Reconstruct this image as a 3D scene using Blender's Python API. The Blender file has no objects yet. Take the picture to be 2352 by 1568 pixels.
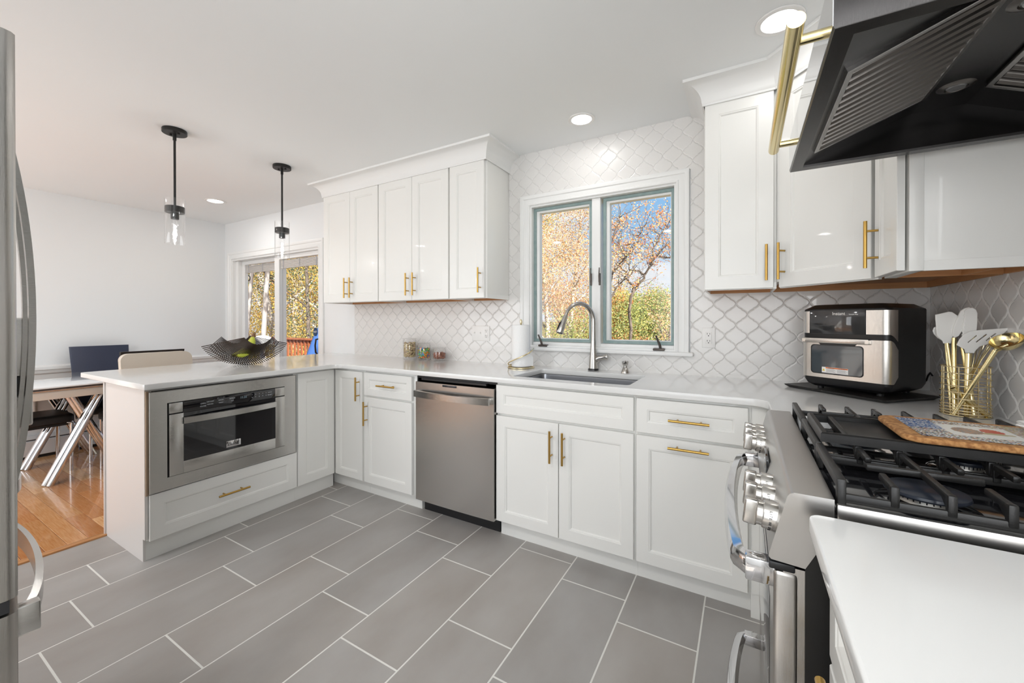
import bpy, bmesh, math, random
from math import sin, cos, pi, sqrt, atan2
from mathutils import Vector, Matrix
D = bpy.data
SC = bpy.context.scene
COL = SC.collection
rnd = random.Random(7)

# ------------------------------------------------------------------ camera
cam_d = D.cameras.new('camera'); cam = D.objects.new('camera', cam_d); COL.objects.link(cam)
cam_d.sensor_width = 36; cam_d.lens = 36 * 925.6 / 2352
cam_d.shift_y = -(784 - 739.6) / 2352
cam_d.clip_start = 0.02; cam_d.clip_end = 300
cam.location = (-0.7292, -2.5755, 1.2551)
cam.rotation_euler = (pi / 2 - 0.0045, 0, 0.523)
SC.camera = cam

# ------------------------------------------------------------------ world, sun, exposure
W = D.worlds.new('sky'); SC.world = W; W.use_nodes = True
nt = W.node_tree; N = nt.nodes; L = nt.links; N.clear()
wo = N.new('ShaderNodeOutputWorld'); bg = N.new('ShaderNodeBackground')
tc = N.new('ShaderNodeTexCoord'); sep = N.new('ShaderNodeSeparateXYZ'); L.new(tc.outputs['Generated'], sep.inputs[0])
rmp = N.new('ShaderNodeValToRGB'); L.new(sep.outputs['Z'], rmp.inputs[0])
e = rmp.color_ramp.elements
e[0].position = 0.0; e[0].color = (.86, .93, 1.0, 1)
e[1].position = 0.75; e[1].color = (.045, .19, .62, 1)
for p, c in ((.10, (.72, .86, 1.0, 1)), (.20, (.38, .66, .98, 1)), (.34, (.27, .57, .95, 1))):
    q = e.new(p); q.color = c
mp = N.new('ShaderNodeMapping'); mp.inputs['Scale'].default_value = (1.6, 1.6, 4.2); mp.inputs['Location'].default_value = (.35, .2, .2)
L.new(tc.outputs['Generated'], mp.inputs[0])
nz = N.new('ShaderNodeTexNoise'); nz.inputs['Scale'].default_value = 2.1; nz.inputs['Detail'].default_value = 8; nz.inputs['Roughness'].default_value = .55
L.new(mp.outputs[0], nz.inputs['Vector'])
cr = N.new('ShaderNodeValToRGB'); cr.color_ramp.elements[0].position = .49; cr.color_ramp.elements[1].position = .60
L.new(nz.outputs['Fac'], cr.inputs[0])
mx = N.new('ShaderNodeMixRGB'); mx.inputs['Color2'].default_value = (.93, .96, 1.0, 1)
L.new(cr.outputs[0], mx.inputs['Fac']); L.new(rmp.outputs[0], mx.inputs['Color1'])
L.new(mx.outputs[0], bg.inputs['Color']); bg.inputs['Strength'].default_value = 1.0
L.new(bg.outputs[0], wo.inputs['Surface'])

def lamp(name, kind, loc, rot, power, color=(1, 1, 1), **kw):
    d = D.lights.new(name, kind); d.energy = power; d.color = color
    for k, v in kw.items(): setattr(d, k, v)
    o = D.objects.new(name, d); o.location = loc; o.rotation_euler = rot; COL.objects.link(o); return o

lamp('sun', 'SUN', (0, 0, 20), (math.radians(52), 0, math.radians(62)), 14.0, (1, .95, .87), angle=.009)
# added fill lamps just inside two unseen, added windows behind the camera
lamp('window_daylight', 'AREA', (-1.1, -4.18, 1.45), (pi / 2, 0, 0), 26, (.97, .985, 1), shape='RECTANGLE', size=1.7, size_y=1.5)
lamp('window_daylight', 'AREA', (-4.6, -4.18, 1.45), (pi / 2, 0, 0), 47, (.98, .985, 1), shape='RECTANGLE', size=2.4, size_y=1.6)

lamp('window_daylight', 'AREA', (-.005, -3.68, 1.5), (pi / 2, 0, pi / 2), 50, (.98, .985, 1), shape='RECTANGLE', size=.85, size_y=1.3)  # added fill lamp for the peninsula fronts, at an unseen side window

vs = SC.view_settings; vs.view_transform = 'Standard'; vs.look = 'None'; vs.exposure = -0.16; vs.gamma = 1; vs.use_curve_mapping = False
cy = SC.cycles; cy.use_denoising = True; cy.max_bounces = 10; cy.diffuse_bounces = 5; cy.glossy_bounces = 5; cy.transmission_bounces = 8
cy.transparent_max_bounces = 16; cy.caustics_reflective = False; cy.caustics_refractive = False; cy.sample_clamp_indirect = 4

# ------------------------------------------------------------------ materials
MATS = {}
def mat(name, col=(.8, .8, .8), rough=.5, metal=0, spec=.5, coat=0, trans=0, ior=1.45, emit=None, es=0, bump=None, var=None, aniso=0, attr=False, alpha=1):
    """bump=(scale, strength, stretch xyz)  var=(scale, colour2, stretch xyz, contrast)"""
    if name in MATS: return MATS[name]
    m = D.materials.new(name); MATS[name] = m; m.use_nodes = True
    nt = m.node_tree; b = nt.nodes['Principled BSDF']; L = nt.links; N = nt.nodes
    b.inputs['Base Color'].default_value = (*col, 1); b.inputs['Roughness'].default_value = rough
    b.inputs['Metallic'].default_value = metal; b.inputs['Specular IOR Level'].default_value = spec
    b.inputs['Coat Weight'].default_value = coat; b.inputs['Transmission Weight'].default_value = trans; b.inputs['IOR'].default_value = ior
    b.inputs['Anisotropic'].default_value = aniso; b.inputs['Alpha'].default_value = alpha
    if emit: b.inputs['Emission Color'].default_value = (*emit, 1); b.inputs['Emission Strength'].default_value = es
    def noise(scale, stretch, detail=6):
        t = N.new('ShaderNodeTexCoord'); mp = N.new('ShaderNodeMapping'); mp.inputs['Scale'].default_value = stretch
        n = N.new('ShaderNodeTexNoise'); n.inputs['Scale'].default_value = scale; n.inputs['Detail'].default_value = detail
        L.new(t.outputs['Object'], mp.inputs[0]); L.new(mp.outputs[0], n.inputs['Vector']); return n
    src = None
    if attr:
        a = N.new('ShaderNodeAttribute'); a.attribute_name = 'tint'; src = a.outputs['Color']; L.new(src, b.inputs['Base Color'])
    if var:
        n = noise(var[0], var[2] if len(var) > 2 else (1, 1, 1)); r = N.new('ShaderNodeValToRGB')
        k = var[3] if len(var) > 3 else .15
        r.color_ramp.elements[0].position = .5 - k; r.color_ramp.elements[1].position = .5 + k
        L.new(n.outputs['Fac'], r.inputs[0]); x = N.new('ShaderNodeMixRGB')
        L.new(r.outputs[0], x.inputs['Fac']); x.inputs['Color1'].default_value = (*col, 1); x.inputs['Color2'].default_value = (*var[1], 1)
        if attr:
            x.blend_type = 'MULTIPLY'; L.new(src, x.inputs['Color1'])
        L.new(x.outputs[0], b.inputs['Base Color'])
    if bump:
        n = noise(bump[0], bump[2] if len(bump) > 2 else (1, 1, 1)); u = N.new('ShaderNodeBump'); u.inputs['Strength'].default_value = bump[1]; u.inputs['Distance'].default_value = .002
        L.new(n.outputs['Fac'], u.inputs['Height']); L.new(u.outputs[0], b.inputs['Normal'])
    return m

wallp = mat('wall_paint', (.79, .80, .80), .6, bump=(60, .08))
ceilp = mat('ceiling_paint', (.845, .86, .86), .75, bump=(45, .08))
trimp = mat('trim_paint', (.81, .81, .795), .32)
cabp = mat('cabinet_paint', (.81, .805, .775), .30, coat=.15)
panelp = mat('end_panel', (.70, .67, .645), .36)
quartz = mat('white_quartz', (.78, .78, .765), .13, coat=.3, var=(3.5, (.73, .73, .72), (1, 1, 1), .3))
tilew = mat('glazed_tile', (.74, .725, .705), .24, coat=.35)
tileg = mat('tile_wall_grout', (.76, .75, .73), .4)
grout = mat('floor_grout', (.74, .73, .69), .85)
ftile = mat('floor_tile', (1, 1, 1), .42, attr=True, var=(2.6, (.80, .765, .735), (1.6, .8, 1), .22), bump=(70, .12))
oak = mat('oak_floor', (1, 1, 1), .16, attr=True, var=(9, (.72, .50, .30), (1.2, 16, 1), .3), coat=.4)
oakt = mat('oak_strip', (.60, .30, .12), .3, var=(14, (.42, .19, .07), (14, 1, 1), .3))
ply = mat('raw_plywood', (.58, .30, .13), .6, var=(7, (.46, .22, .09), (1, 1, 9), .3))
brass = mat('brushed_brass', (.50, .31, .085), .30, 1)
gold = mat('polished_gold', (.78, .66, .36), .15, 1)
goldw = mat('champagne_wire', (.80, .68, .42), .22, 1)
steel = mat('brushed_steel', (.54, .53, .51), .19, 1, bump=(40, .10, (1, 1, 60)))
steelv = mat('brushed_steel_vertical', (.50, .48, .455), .24, 1, bump=(40, .10, (60, 60, 1)))
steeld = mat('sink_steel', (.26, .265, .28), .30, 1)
chrome = mat('chrome', (.66, .66, .67), .07, 1)
nickel = mat('brushed_nickel', (.56, .54, .51), .24, 1)
mirror = mat('polished_steel', (.86, .86, .86), .045, 1)
blk = mat('black_plastic', (.012, .012, .013), .32)
blkm = mat('matte_black_metal', (.018, .017, .016), .42, .3)
blkg = mat('black_glass', (.006, .006, .008), .03, 0, .6, coat=.6)
iron = mat('cast_iron', (.013, .0125, .012), .36, .1, bump=(600, .10))
hoodb = mat('black_stainless', (.045, .043, .042), .24, 1, bump=(40, .10, (60, 1, 1)))
hoodm = mat('hood_baffle', (.15, .138, .128), .28, 1)
glass = None
leather = mat('black_leather', (.016, .014, .013), .42, bump=(120, .3))
navy = mat('navy_leather', (.030, .036, .065), .45, bump=(120, .3))
cream = mat('cream_leather', (.62, .56, .48), .55)
twhite = mat('white_table_glass', (.80, .83, .84), .05, coat=1)
paper = mat('paper_towel', (.86, .86, .85), .9, bump=(160, .8))
white = mat('white_plastic', (.84, .83, .81), .35)
silic = mat('white_silicone', (.78, .77, .74), .5)
cork = mat('cork', (.52, .27, .10), .85, var=(110, (.28, .12, .04), (1, 1, 1), .12), bump=(140, .5))
teal = mat('green_sash', (.23, .32, .315), .5, var=(30, (.28, .36, .35)))
bronze = mat('aged_bronze', (.10, .085, .075), .38, .8)
rsteel = mat('range_steel', (.50, .485, .465), .30, 1, bump=(60, .04, (1, 1, 40)))
ledm = mat('lit_lens', (1, 1, 1), .3, emit=(1, .985, .96), es=11)
bark = mat('pale_bark', (.36, .30, .25), .9, var=(6, (.62, .56, .50), (1, 1, .4), .1))
barkd = mat('dark_bark', (.10, .08, .065), .95, var=(8, (.2, .16, .13)))
decks = mat('stained_deck', (.36, .12, .05), .5, var=(6, (.25, .08, .03), (1, 12, 1)))
ground = mat('leaf_ground', (.26, .17, .08), 1, var=(1.4, (.13, .15, .06)))

def leafmat():
    m = D.materials.new('autumn_leaf'); m.use_nodes = True; nt = m.node_tree; N = nt.nodes; L = nt.links; N.clear()
    o = N.new('ShaderNodeOutputMaterial'); a = N.new('ShaderNodeAttribute'); a.attribute_name = 'tint'
    d = N.new('ShaderNodeBsdfDiffuse'); t = N.new('ShaderNodeBsdfTranslucent'); x = N.new('ShaderNodeMixShader'); x.inputs[0].default_value = .45
    L.new(a.outputs['Color'], d.inputs[0]); L.new(a.outputs['Color'], t.inputs[0]); L.new(d.outputs[0], x.inputs[1]); L.new(t.outputs[0], x.inputs[2]); L.new(x.outputs[0], o.inputs[0]); return m
leafm = leafmat()
def panem():
    m = D.materials.new('window_glass'); m.use_nodes = True; nt = m.node_tree; N = nt.nodes; L = nt.links; N.clear()
    o = N.new('ShaderNodeOutputMaterial'); t = N.new('ShaderNodeBsdfTransparent'); g = N.new('ShaderNodeBsdfGlossy'); g.inputs['Roughness'].default_value = .02
    f = N.new('ShaderNodeLayerWeight'); f.inputs[0].default_value = .5; x = N.new('ShaderNodeMixShader')
    p = N.new('ShaderNodeMath'); p.operation = 'POWER'; p.inputs[1].default_value = 5; L.new(f.outputs['Facing'], p.inputs[0])
    q = N.new('ShaderNodeMath'); q.operation = 'MULTIPLY_ADD'; q.inputs[1].default_value = .6; q.inputs[2].default_value = .012; L.new(p.outputs[0], q.inputs[0])
    L.new(q.outputs[0], x.inputs[0]); L.new(t.outputs[0], x.inputs[1]); L.new(g.outputs[0], x.inputs[2]); L.new(x.outputs[0], o.inputs[0]); return m
pane = panem()
glass = pane.copy(); glass.name = 'clear_glass'
glass.node_tree.nodes['Math.001'].inputs[1].default_value = 1.0; glass.node_tree.nodes['Math.001'].inputs[2].default_value = .045

# ------------------------------------------------------------------ geometry helpers
class MB:
    def __init__(s): s.v = []; s.f = []; s.c = []; s.sm = True
    def add(s, vs, fs, col=None, M=None):
        o = len(s.v)
        for p in vs: s.v.append(tuple(M @ Vector(p)) if M else tuple(p))
        for f in fs: s.f.append(tuple(i + o for i in f)); s.c.append(col)
        return s
    def box(s, x0, x1, y0, y1, z0, z1, b=0, seg=2, col=None, M=None):
        if x0 > x1: x0, x1 = x1, x0
        if y0 > y1: y0, y1 = y1, y0
        if z0 > z1: z0, z1 = z1, z0
        if b <= 0:
            vs = [(x, y, z) for x in (x0, x1) for y in (y0, y1) for z in (z0, z1)]
            return s.add(vs, [(0, 1, 3, 2), (4, 6, 7, 5), (0, 4, 5, 1), (2, 3, 7, 6), (0, 2, 6, 4), (1, 5, 7, 3)], col, M)
        bm = bmesh.new(); bmesh.ops.create_cube(bm, size=1)
        for v in bm.verts: v.co = Vector(((x0 + x1) / 2 + v.co.x * (x1 - x0), (y0 + y1) / 2 + v.co.y * (y1 - y0), (z0 + z1) / 2 + v.co.z * (z1 - z0)))
        b = min(b, .49 * min(x1 - x0, y1 - y0, z1 - z0))
        bmesh.ops.bevel(bm, geom=bm.edges[:], offset=b, segments=seg, affect='EDGES', profile=.5)
        return s.bm(bm, col, M)
    def bm(s, bm, col=None, M=None):
        bm.verts.index_update()
        s.add([v.co[:] for v in bm.verts], [[v.index for v in f.verts] for f in bm.faces], col, M); bm.free(); return s
    def tube(s, pts, r, n=12, caps=True, col=None, flat=1.0, up=None, closed=False):
        pts = [Vector(p) for p in pts]; m = len(pts); rs = r if isinstance(r, (list, tuple)) else [r] * m
        T = []
        for i in range(m):
            if closed: t = pts[(i + 1) % m] - pts[i - 1]
            else: t = pts[min(i + 1, m - 1)] - pts[max(i - 1, 0)]
            T.append(t.normalized() if t.length > 1e-9 else Vector((0, 0, 1)))
        u = Vector(up) if up else (Vector((0, 0, 1)) if abs(T[0].z) < .9 else Vector((1, 0, 0)))
        u = (u - T[0] * u.dot(T[0])).normalized(); vs = []
        for i in range(m):
            u = (u - T[i] * u.dot(T[i]))
            u = u.normalized() if u.length > 1e-6 else T[i].orthogonal().normalized()
            w = T[i].cross(u)
            for k in range(n):
                a = 2 * pi * k / n + (pi / 4 if n == 4 else 0)
                vs.append(pts[i] + (u * cos(a) + w * sin(a) * flat) * rs[i])
        fs = [(i * n + k, i * n + (k + 1) % n, ((i + 1) % m) * n + (k + 1) % n, ((i + 1) % m) * n + k) for i in range(m if closed else m - 1) for k in range(n)]
        if caps and not closed: fs += [tuple(range(n - 1, -1, -1)), tuple((m - 1) * n + k for k in range(n))]
        return s.add(vs, fs, col)
    def lathe(s, prof, c=(0, 0, 0), n=32, col=None, axis='z', M=None):
        vs = []; m = len(prof)
        for r, z in prof:
            for k in range(n):
                a = 2 * pi * k / n
                p = (r * cos(a), r * sin(a), z)
                if axis == 'y': p = (p[0], p[2], p[1])
                if axis == 'x': p = (p[2], p[0], p[1])
                vs.append((p[0] + c[0], p[1] + c[1], p[2] + c[2]))
        fs = [(i * n + k, i * n + (k + 1) % n, (i + 1) * n + (k + 1) % n, (i + 1) * n + k) for i in range(m - 1) for k in range(n)]
        if prof[0][0] > 1e-6: fs.append(tuple(range(n - 1, -1, -1)))
        if prof[-1][0] > 1e-6: fs.append(tuple((m - 1) * n + k for k in range(n)))
        return s.add(vs, fs, col, M)
    def prism(s, poly, h0, h1, axis='z', col=None, M=None):
        n = len(poly)
        def P(a, b, h): return {'z': (a, b, h), 'y': (a, h, b), 'x': (h, a, b)}[axis]
        vs = [P(a, b, h0) for a, b in poly] + [P(a, b, h1) for a, b in poly]
        fs = [tuple(range(n - 1, -1, -1)), tuple(range(n, 2 * n))] + [(i, (i + 1) % n, n + (i + 1) % n, n + i) for i in range(n)]
        return s.add(vs, fs, col, M)
    def frame(s, x0, x1, z0, z1, t, y0, y1, tb=None, c=.0015, col=None):
        """rectangular frame in the xz plane; t = (left, right, bottom, top) widths"""
        if not isinstance(t, tuple): t = (t, t, t, t)
        def loop(k, y, e_): return [(x0 + t[0] * k + e_, y, z0 + t[2] * k + e_), (x1 - t[1] * k - e_, y, z0 + t[2] * k + e_), (x1 - t[1] * k - e_, y, z1 - t[3] * k - e_), (x0 + t[0] * k + e_, y, z1 - t[3] * k - e_)]
        return s.rings([loop(0, y1, 0), loop(0, y0 + c, 0), loop(0, y0, c), loop(1, y0, -c), loop(1, y0 + c, 0), loop(1, y1, 0), loop(0, y1, 0)], False, False, col)
    def rings(s, rings, cap0=True, cap1=True, col=None, M=None):
        n = len(rings[0]); vs = [p for r in rings for p in r]
        fs = [(i * n + k, i * n + (k + 1) % n, (i + 1) * n + (k + 1) % n, (i + 1) * n + k) for i in range(len(rings) - 1) for k in range(n)]
        if cap0: fs.append(tuple(range(n - 1, -1, -1)))
        if cap1: fs.append(tuple((len(rings) - 1) * n + k for k in range(n)))
        return s.add(vs, fs, col, M)
    def map(s, f):
        s.v = [tuple(f(*p)) for p in s.v]; return s
    def build(s, name, m, parent=None, org=None, M=None, angle=35, fix=True, flatbig=False):
        off = Vector(org) if org is not None else (Vector(parent.get('_o', (0, 0, 0))) if parent else Vector((0, 0, 0)))
        me = D.meshes.new(name); vs = [(Vector(v) - off) for v in s.v]
        if M: vs = [M @ v for v in vs]
        me.from_pydata([tuple(v) for v in vs], [], s.f)
        if fix:
            b = bmesh.new(); b.from_mesh(me)
            if len(b.faces) < 500000: bmesh.ops.recalc_face_normals(b, faces=b.faces[:])
            b.to_mesh(me); b.free()
        if any(c is not None for c in s.c):
            a = me.color_attributes.new('tint', 'FLOAT_COLOR', 'CORNER'); buf = []
            for f, c in zip(s.f, s.c):
                c = c or (1, 1, 1); buf += [c[0], c[1], c[2], 1] * len(f)
            a.data.foreach_set('color', buf)
        me.materials.append(m); me.shade_smooth(); me.set_sharp_from_angle(angle=math.radians(angle))
        if flatbig:
            for p in me.polygons:
                if len(p.vertices) > 12: p.use_smooth = False
        o = D.objects.new(name, me); COL.objects.link(o)
        if parent: o.parent = parent; o['_o'] = list(off)
        return o

def tag(o, label, cat, group=None, kind=None):
    o['label'] = label; o['category'] = cat
    if group: o['group'] = group
    if kind: o['kind'] = kind
    return o
def thing(name, label, cat, loc=(0, 0, 0), rz=0, group=None, local=False):
    """Empty at the base. Parts are given in world coordinates unless local."""
    o = D.objects.new(name, None); COL.objects.link(o); o.location = loc; o.rotation_euler = (0, 0, rz); o.empty_display_size = .05
    o['_o'] = [0, 0, 0] if local else list(loc); tag(o, label, cat, group); return o
def struct(mb, name, m, label=None, parent=None, **k):
    o = mb.build(name, m, parent, **k)
    if not parent: o['kind'] = 'structure'
    if label: o['label'] = label
    return o
def sgroup(name, label, loc=(0, 0, 0)):
    o = D.objects.new(name, None); COL.objects.link(o); o.location = loc; o['_o'] = list(loc); o['kind'] = 'structure'; o['label'] = label; return o
def dup(root, loc=None, rz=None, label=None, group=None):
    r = root.copy(); COL.objects.link(r)
    if loc is not None: r.location = loc
    if rz is not None: r.rotation_euler = (0, 0, rz)
    if label: r['label'] = label
    if group: r['group'] = group
    for ch in list(root.children):
        c = ch.copy(); COL.objects.link(c); c.parent = r
        for g in list(ch.children):
            d = g.copy(); COL.objects.link(d); d.parent = c
    return r
def eval_curve(cu, name):
    o = D.objects.new('tmp', cu); COL.objects.link(o); dg = bpy.context.evaluated_depsgraph_get(); dg.update()
    me = D.meshes.new_from_object(o.evaluated_get(dg)); me.name = name
    D.objects.remove(o); D.curves.remove(cu); return me
def slab(polys, z0, z1, bev=.003):
    cu = D.curves.new('s', 'CURVE'); cu.dimensions = '2D'; cu.fill_mode = 'BOTH'; cu.extrude = (z1 - z0) / 2 - bev; cu.bevel_depth = bev; cu.bevel_resolution = 2; cu.offset = -bev
    for p in polys:
        sp = cu.splines.new('POLY'); sp.points.add(len(p) - 1); sp.use_cyclic_u = True
        for q, (x, y) in zip(sp.points, p): q.co = (x, y, 0, 1)
    me = eval_curve(cu, 's'); mb = MB(); zc = (z0 + z1) / 2
    mb.add([(v.co.x, v.co.y, v.co.z + zc) for v in me.vertices], [tuple(f.vertices) for f in me.polygons]); return mb
FIXED = []
def text(s, size, m, parent, M, name='lettering', ext=.0004, align='CENTER', sx=1, shear=0):
    cu = D.curves.new('t', 'FONT'); cu.body = s; cu.size = size; cu.extrude = ext; cu.align_x = align; cu.align_y = 'CENTER'; cu.space_character = 1.0; cu.shear = shear
    me = eval_curve(cu, name); mb = MB()
    mb.add([(v.co.x * sx, v.co.y, v.co.z) for v in me.vertices], [tuple(f.vertices) for f in me.polygons], M=M)
    return mb.build(name, m, parent)
def frameM(o, u, v):
    """matrix whose local x = u, y = v, z = u x v, origin o"""
    u = Vector(u).normalized(); v = Vector(v).normalized(); w = u.cross(v)
    return Matrix(((u.x, v.x, w.x, o[0]), (u.y, v.y, w.y, o[1]), (u.z, v.z, w.z, o[2]), (0, 0, 0, 1)))
def rrect(x0, x1, y0, y1, r, n=5):
    p = []
    for cx, cy_, a0 in ((x1 - r, y1 - r, 0), (x0 + r, y1 - r, pi / 2), (x0 + r, y0 + r, pi), (x1 - r, y0 + r, 3 * pi / 2)):
        for k in range(n + 1): a = a0 + pi / 2 * k / n; p.append((cx + r * cos(a), cy_ + r * sin(a)))
    return p

# ------------------------------------------------------------------ key sizes (metres)
ZC = 2.45; XR = .02; XL = -6.35; YS = -4.2
CT, CB = .933, .903                    # counter top / bottom
ZB, ZT = .1073, .886
YD, YK = -.619, -.552
XP, XPK = -3.396, -3.436
ZU, ZUT = 1.4057, 2.346
YU = -.3205
WX0, WX1, WZ0, WZ1 = -2.062, -1.082, 1.066, 2.072   # kitchen window rough opening
SX0, SX1, SZ = -6.20, -4.46, 2.03                    # sliding door opening

# ------------------------------------------------------------------ room shell
# tile floor, laid in columns of 12x24 inch tiles along y
w, Lt, X0t = .3079, .6202, -3.3431
offs = {0: -.766, 1: -.913, 2: -.637, 3: -.781, 4: -.916, 5: -.628, 6: -.762, 7: -.907, 8: -.623}
fl = MB()
for i in range(-2, 12):
    oy = offs.get(i, {0: -.766, 1: -.913, 2: -.637}[i % 3])
    xa, xb = X0t + i * w + .0024, X0t + (i + 1) * w - .0024
    if i == -2: xa = -3.955
    xb = min(xb, XR)
    for k in range(-2, 8):
        ya, yb = oy - (k + 1) * Lt + .0026, oy - k * Lt - .0026
        ya = max(ya, YS); yb = min(yb, -.02)
        if yb - ya < .02: continue
        g = rnd.uniform(.375, .405); t = rnd.uniform(-.004, .008)
        col = (g * 1.03 + t, g * .995, g * .955 - t)
        fl.box(xa, xb, ya, yb, -.004, .0, .0012, 1, col)
struct(fl, 'floor', ftile, 'grey rectangular stone tiles with pale grout')
struct(MB().box(-3.96, XR, YS, 0, -.12, -.0005), 'floor', grout, 'pale grout bed of the tiled floor')
# oak boards along x
wf = MB(); pal = [(.88, .52, .26), (.80, .44, .20), (.74, .38, .17), (.92, .60, .33), (.66, .32, .14), (.84, .49, .24)]
y = YS
while y < 0:
    x = XL - rnd.random() * .6
    while x < -3.975:
        l = rnd.uniform(.35, 1.25); xa, xb = max(x, XL), min(x + l, -3.975)
        if xb - xa > .02:
            c = rnd.choice(pal); k = rnd.uniform(.82, 1.08)
            wf.box(xa + .0006, xb - .0006, y + .0006, min(y + .0826, 0) - .0006, -.03, .004, .0008, 1, tuple(q * k for q in c))
        x += l
    y += .0832
struct(wf, 'floor', oak, 'varnished oak strip floor of the dining room')
struct(MB().box(-3.99, -3.945, YS, -.02, -.02, .010, .004), 'trim_1', oakt, 'oak threshold strip between oak boards and grey tiles')
# ceiling and walls
struct(MB().box(XL - .1, XR + .1, YS - .1, .1, ZC, ZC + .12), 'ceiling', ceilp)
wb = MB()
T = .14
def seg(x0, x1, z0, z1): wb.box(x0, x1, 0, T, z0, z1)
seg(-7.4, SX0, -.2, ZC); seg(SX0, SX1, SZ, ZC); seg(SX1, WX0, 0, ZC); seg(WX0, WX1, 0, WZ0); seg(WX0, WX1, WZ1, ZC); seg(WX1, XR + .1, 0, ZC)
struct(wb, 'wall_back', wallp)
wr = MB()
for a, b, c, d in ((-3.2, 0, 0, ZC), (-4.15, -3.2, 0, .82), (-4.15, -3.2, 2.18, ZC), (YS, -4.15, 0, ZC)): wr.box(XR, XR + .12, a, b, c, d)
struct(wr, 'wall_right', wallp)
g = sgroup('window_5', 'white framed window in the range wall behind the camera', (XR, -3.675, .82))  # unseen window, added to house the peninsula fill lamp
m_ = MB().frame(-4.15, -3.2, .82, 2.18, .05, 0, .05); m_.v = [(XR + .03 + y, x, z) for x, y, z in m_.v]; m_.build('window_frame', trimp, g); MB().box(XR + .05, XR + .055, -4.1, -3.25, .87, 2.13).build('window_pane', pane, g)
struct(MB().box(XL - .12, XL, YS, 0, 0, ZC), 'wall_left', wallp)
ws = MB()
for x0, x1, z0, z1 in ((XL - .1, -5.85, 0, ZC), (-5.85, -3.35, 0, .6), (-5.85, -3.35, 2.3, ZC), (-3.35, -2.0, 0, ZC), (-2.0, -.2, 0, .65), (-2.0, -.2, 2.25, ZC), (-.2, XR + .1, 0, ZC)):
    ws.box(x0, x1, YS - .12, YS, z0, z1)
struct(ws, 'wall_front', wallp)
for n_, (x0, x1, z0, z1) in enumerate(((-5.85, -3.35, .6, 2.3), (-2.0, -.2, .65, 2.25))):  # unseen windows, added as openings for the soft frontal fill
    g = sgroup('window_%d' % (n_ + 3), 'white framed window in the wall behind the camera', (x0, YS, z0))
    m_ = MB()
    m_.frame(x0, x1, z0, z1, .05, YS - .09, YS - .03)
    m_.box((x0 + x1) / 2 - .03, (x0 + x1) / 2 + .03, YS - .088, YS - .032, z0 + .05, z1 - .05)
    for a in (x0 + .05, (x0 + x1) / 2 + .03): m_.box(a, a + (x1 - x0) / 2 - .08, YS - .086, YS - .034, (z0 + z1) / 2 - .02, (z0 + z1) / 2 + .02)
    m_.build('window_frame', trimp, g); MB().box(x0 + .05, x1 - .05, YS - .065, YS - .06, z0 + .05, z1 - .05).build('window_pane', pane, g)
# partition behind the refrigerator
struct(MB().box(-2.82, -1.86, -3.30, -3.18, 0, ZC), 'wall_partition', wallp)

# ------------------------------------------------------------------ arabesque wall tiles
def lantern():
    Wd, H, bs = .111, .120, .0030
    q = []
    n = 10
    for k in range(n + 1):                      # top tip to the step in the middle of the flank
        a = pi / 2 * k / n
        ex, ey = Wd / 4 * (1 - cos(a)), H / 2 - (H / 4 - bs) * sin(a)
        lx, ly = Wd / 4 * k / n, H / 2 - (H / 4 - bs) * k / n
        t = .60; q.append((t * ex + (1 - t) * lx, t * ey + (1 - t) * ly))
    q2 = [(Wd / 2 - x, H / 2 - y_) for x, y_ in reversed(q)]
    quarter = q + q2                            # tip (0,H/2) -> side (W/2,0)
    right = quarter + [(x, -y_) for x, y_ in reversed(quarter[:-1])]
    full = right + [(-x, y_) for x, y_ in reversed(right[1:-1])]
    return full
LAN = lantern()
def inset(poly, d):
    n = len(poly); out = []
    for i in range(n):
        a, b, c = Vector(poly[i - 1]), Vector(poly[i]), Vector(poly[(i + 1) % n])
        t = (c - a); t = t.normalized() if t.length > 1e-9 else Vector((1, 0)); nrm = Vector((-t.y, t.x))
        if nrm.dot(b) > 0: nrm = -nrm
        if abs(b.x) < 1e-6: nrm = Vector((0, -1 if b.y > 0 else 1)) * 1.6
        x, y = b.x + nrm.x * d, b.y + nrm.y * d
        if b.x > 1e-6: x = max(x, 1e-4)
        elif b.x < -1e-6: x = min(x, -1e-4)
        else: x = 0
        lim = .060 - 2.6 * d
        if abs(y) > lim: y = lim * (1 if y > 0 else -1) - (abs(x) * .3 * (1 if y > 0 else -1))
        out.append((x, y))
    return out
L1, L2, L3, L4 = inset(LAN, .0006), inset(LAN, .0018), inset(LAN, .0042), inset(LAN, .0066)
def tile_region(x0, x1, z0, z1, ph, pz):
    bm = bmesh.new(); Wd, H = .111, .120
    i0, i1 = int((x0 - ph) / (Wd / 2)) - 3, int((x1 - ph) / (Wd / 2)) + 3
    for i in range(i0, i1):
        for j in range(int((z0 - pz) / (H / 2)) - 3, int((z1 - pz) / (H / 2)) + 3):
            if (i + j) % 2: continue
            cx, cz = ph + i * Wd / 2, pz + j * H / 2
            if cx + .056 < x0 or cx - .056 > x1 or cz + .06 < z0 or cz - .06 > z1: continue
            rs = []
            for poly, h in ((L1, .0), (L1, .0022), (L2, .0035), (L3, .0045), (L4, .0048)):
                rs.append([bm.verts.new((cx + a, cz + b, h)) for a, b in poly])
            n = len(rs[0])
            for r in range(4):
                for k in range(n): bm.faces.new((rs[r][k], rs[r][(k + 1) % n], rs[r + 1][(k + 1) % n], rs[r + 1][k]))
            bm.faces.new(rs[4])
    for co, no in (((x0, 0, 0), (-1, 0, 0)), ((x1, 0, 0), (1, 0, 0)), ((0, z0, 0), (0, -1, 0)), ((0, z1, 0), (0, 1, 0))):
        g = bm.verts[:] + bm.edges[:] + bm.faces[:]
        bmesh.ops.bisect_plane(bm, geom=g, plane_co=co, plane_no=no, clear_outer=True, dist=1e-6)
    return bm
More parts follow.
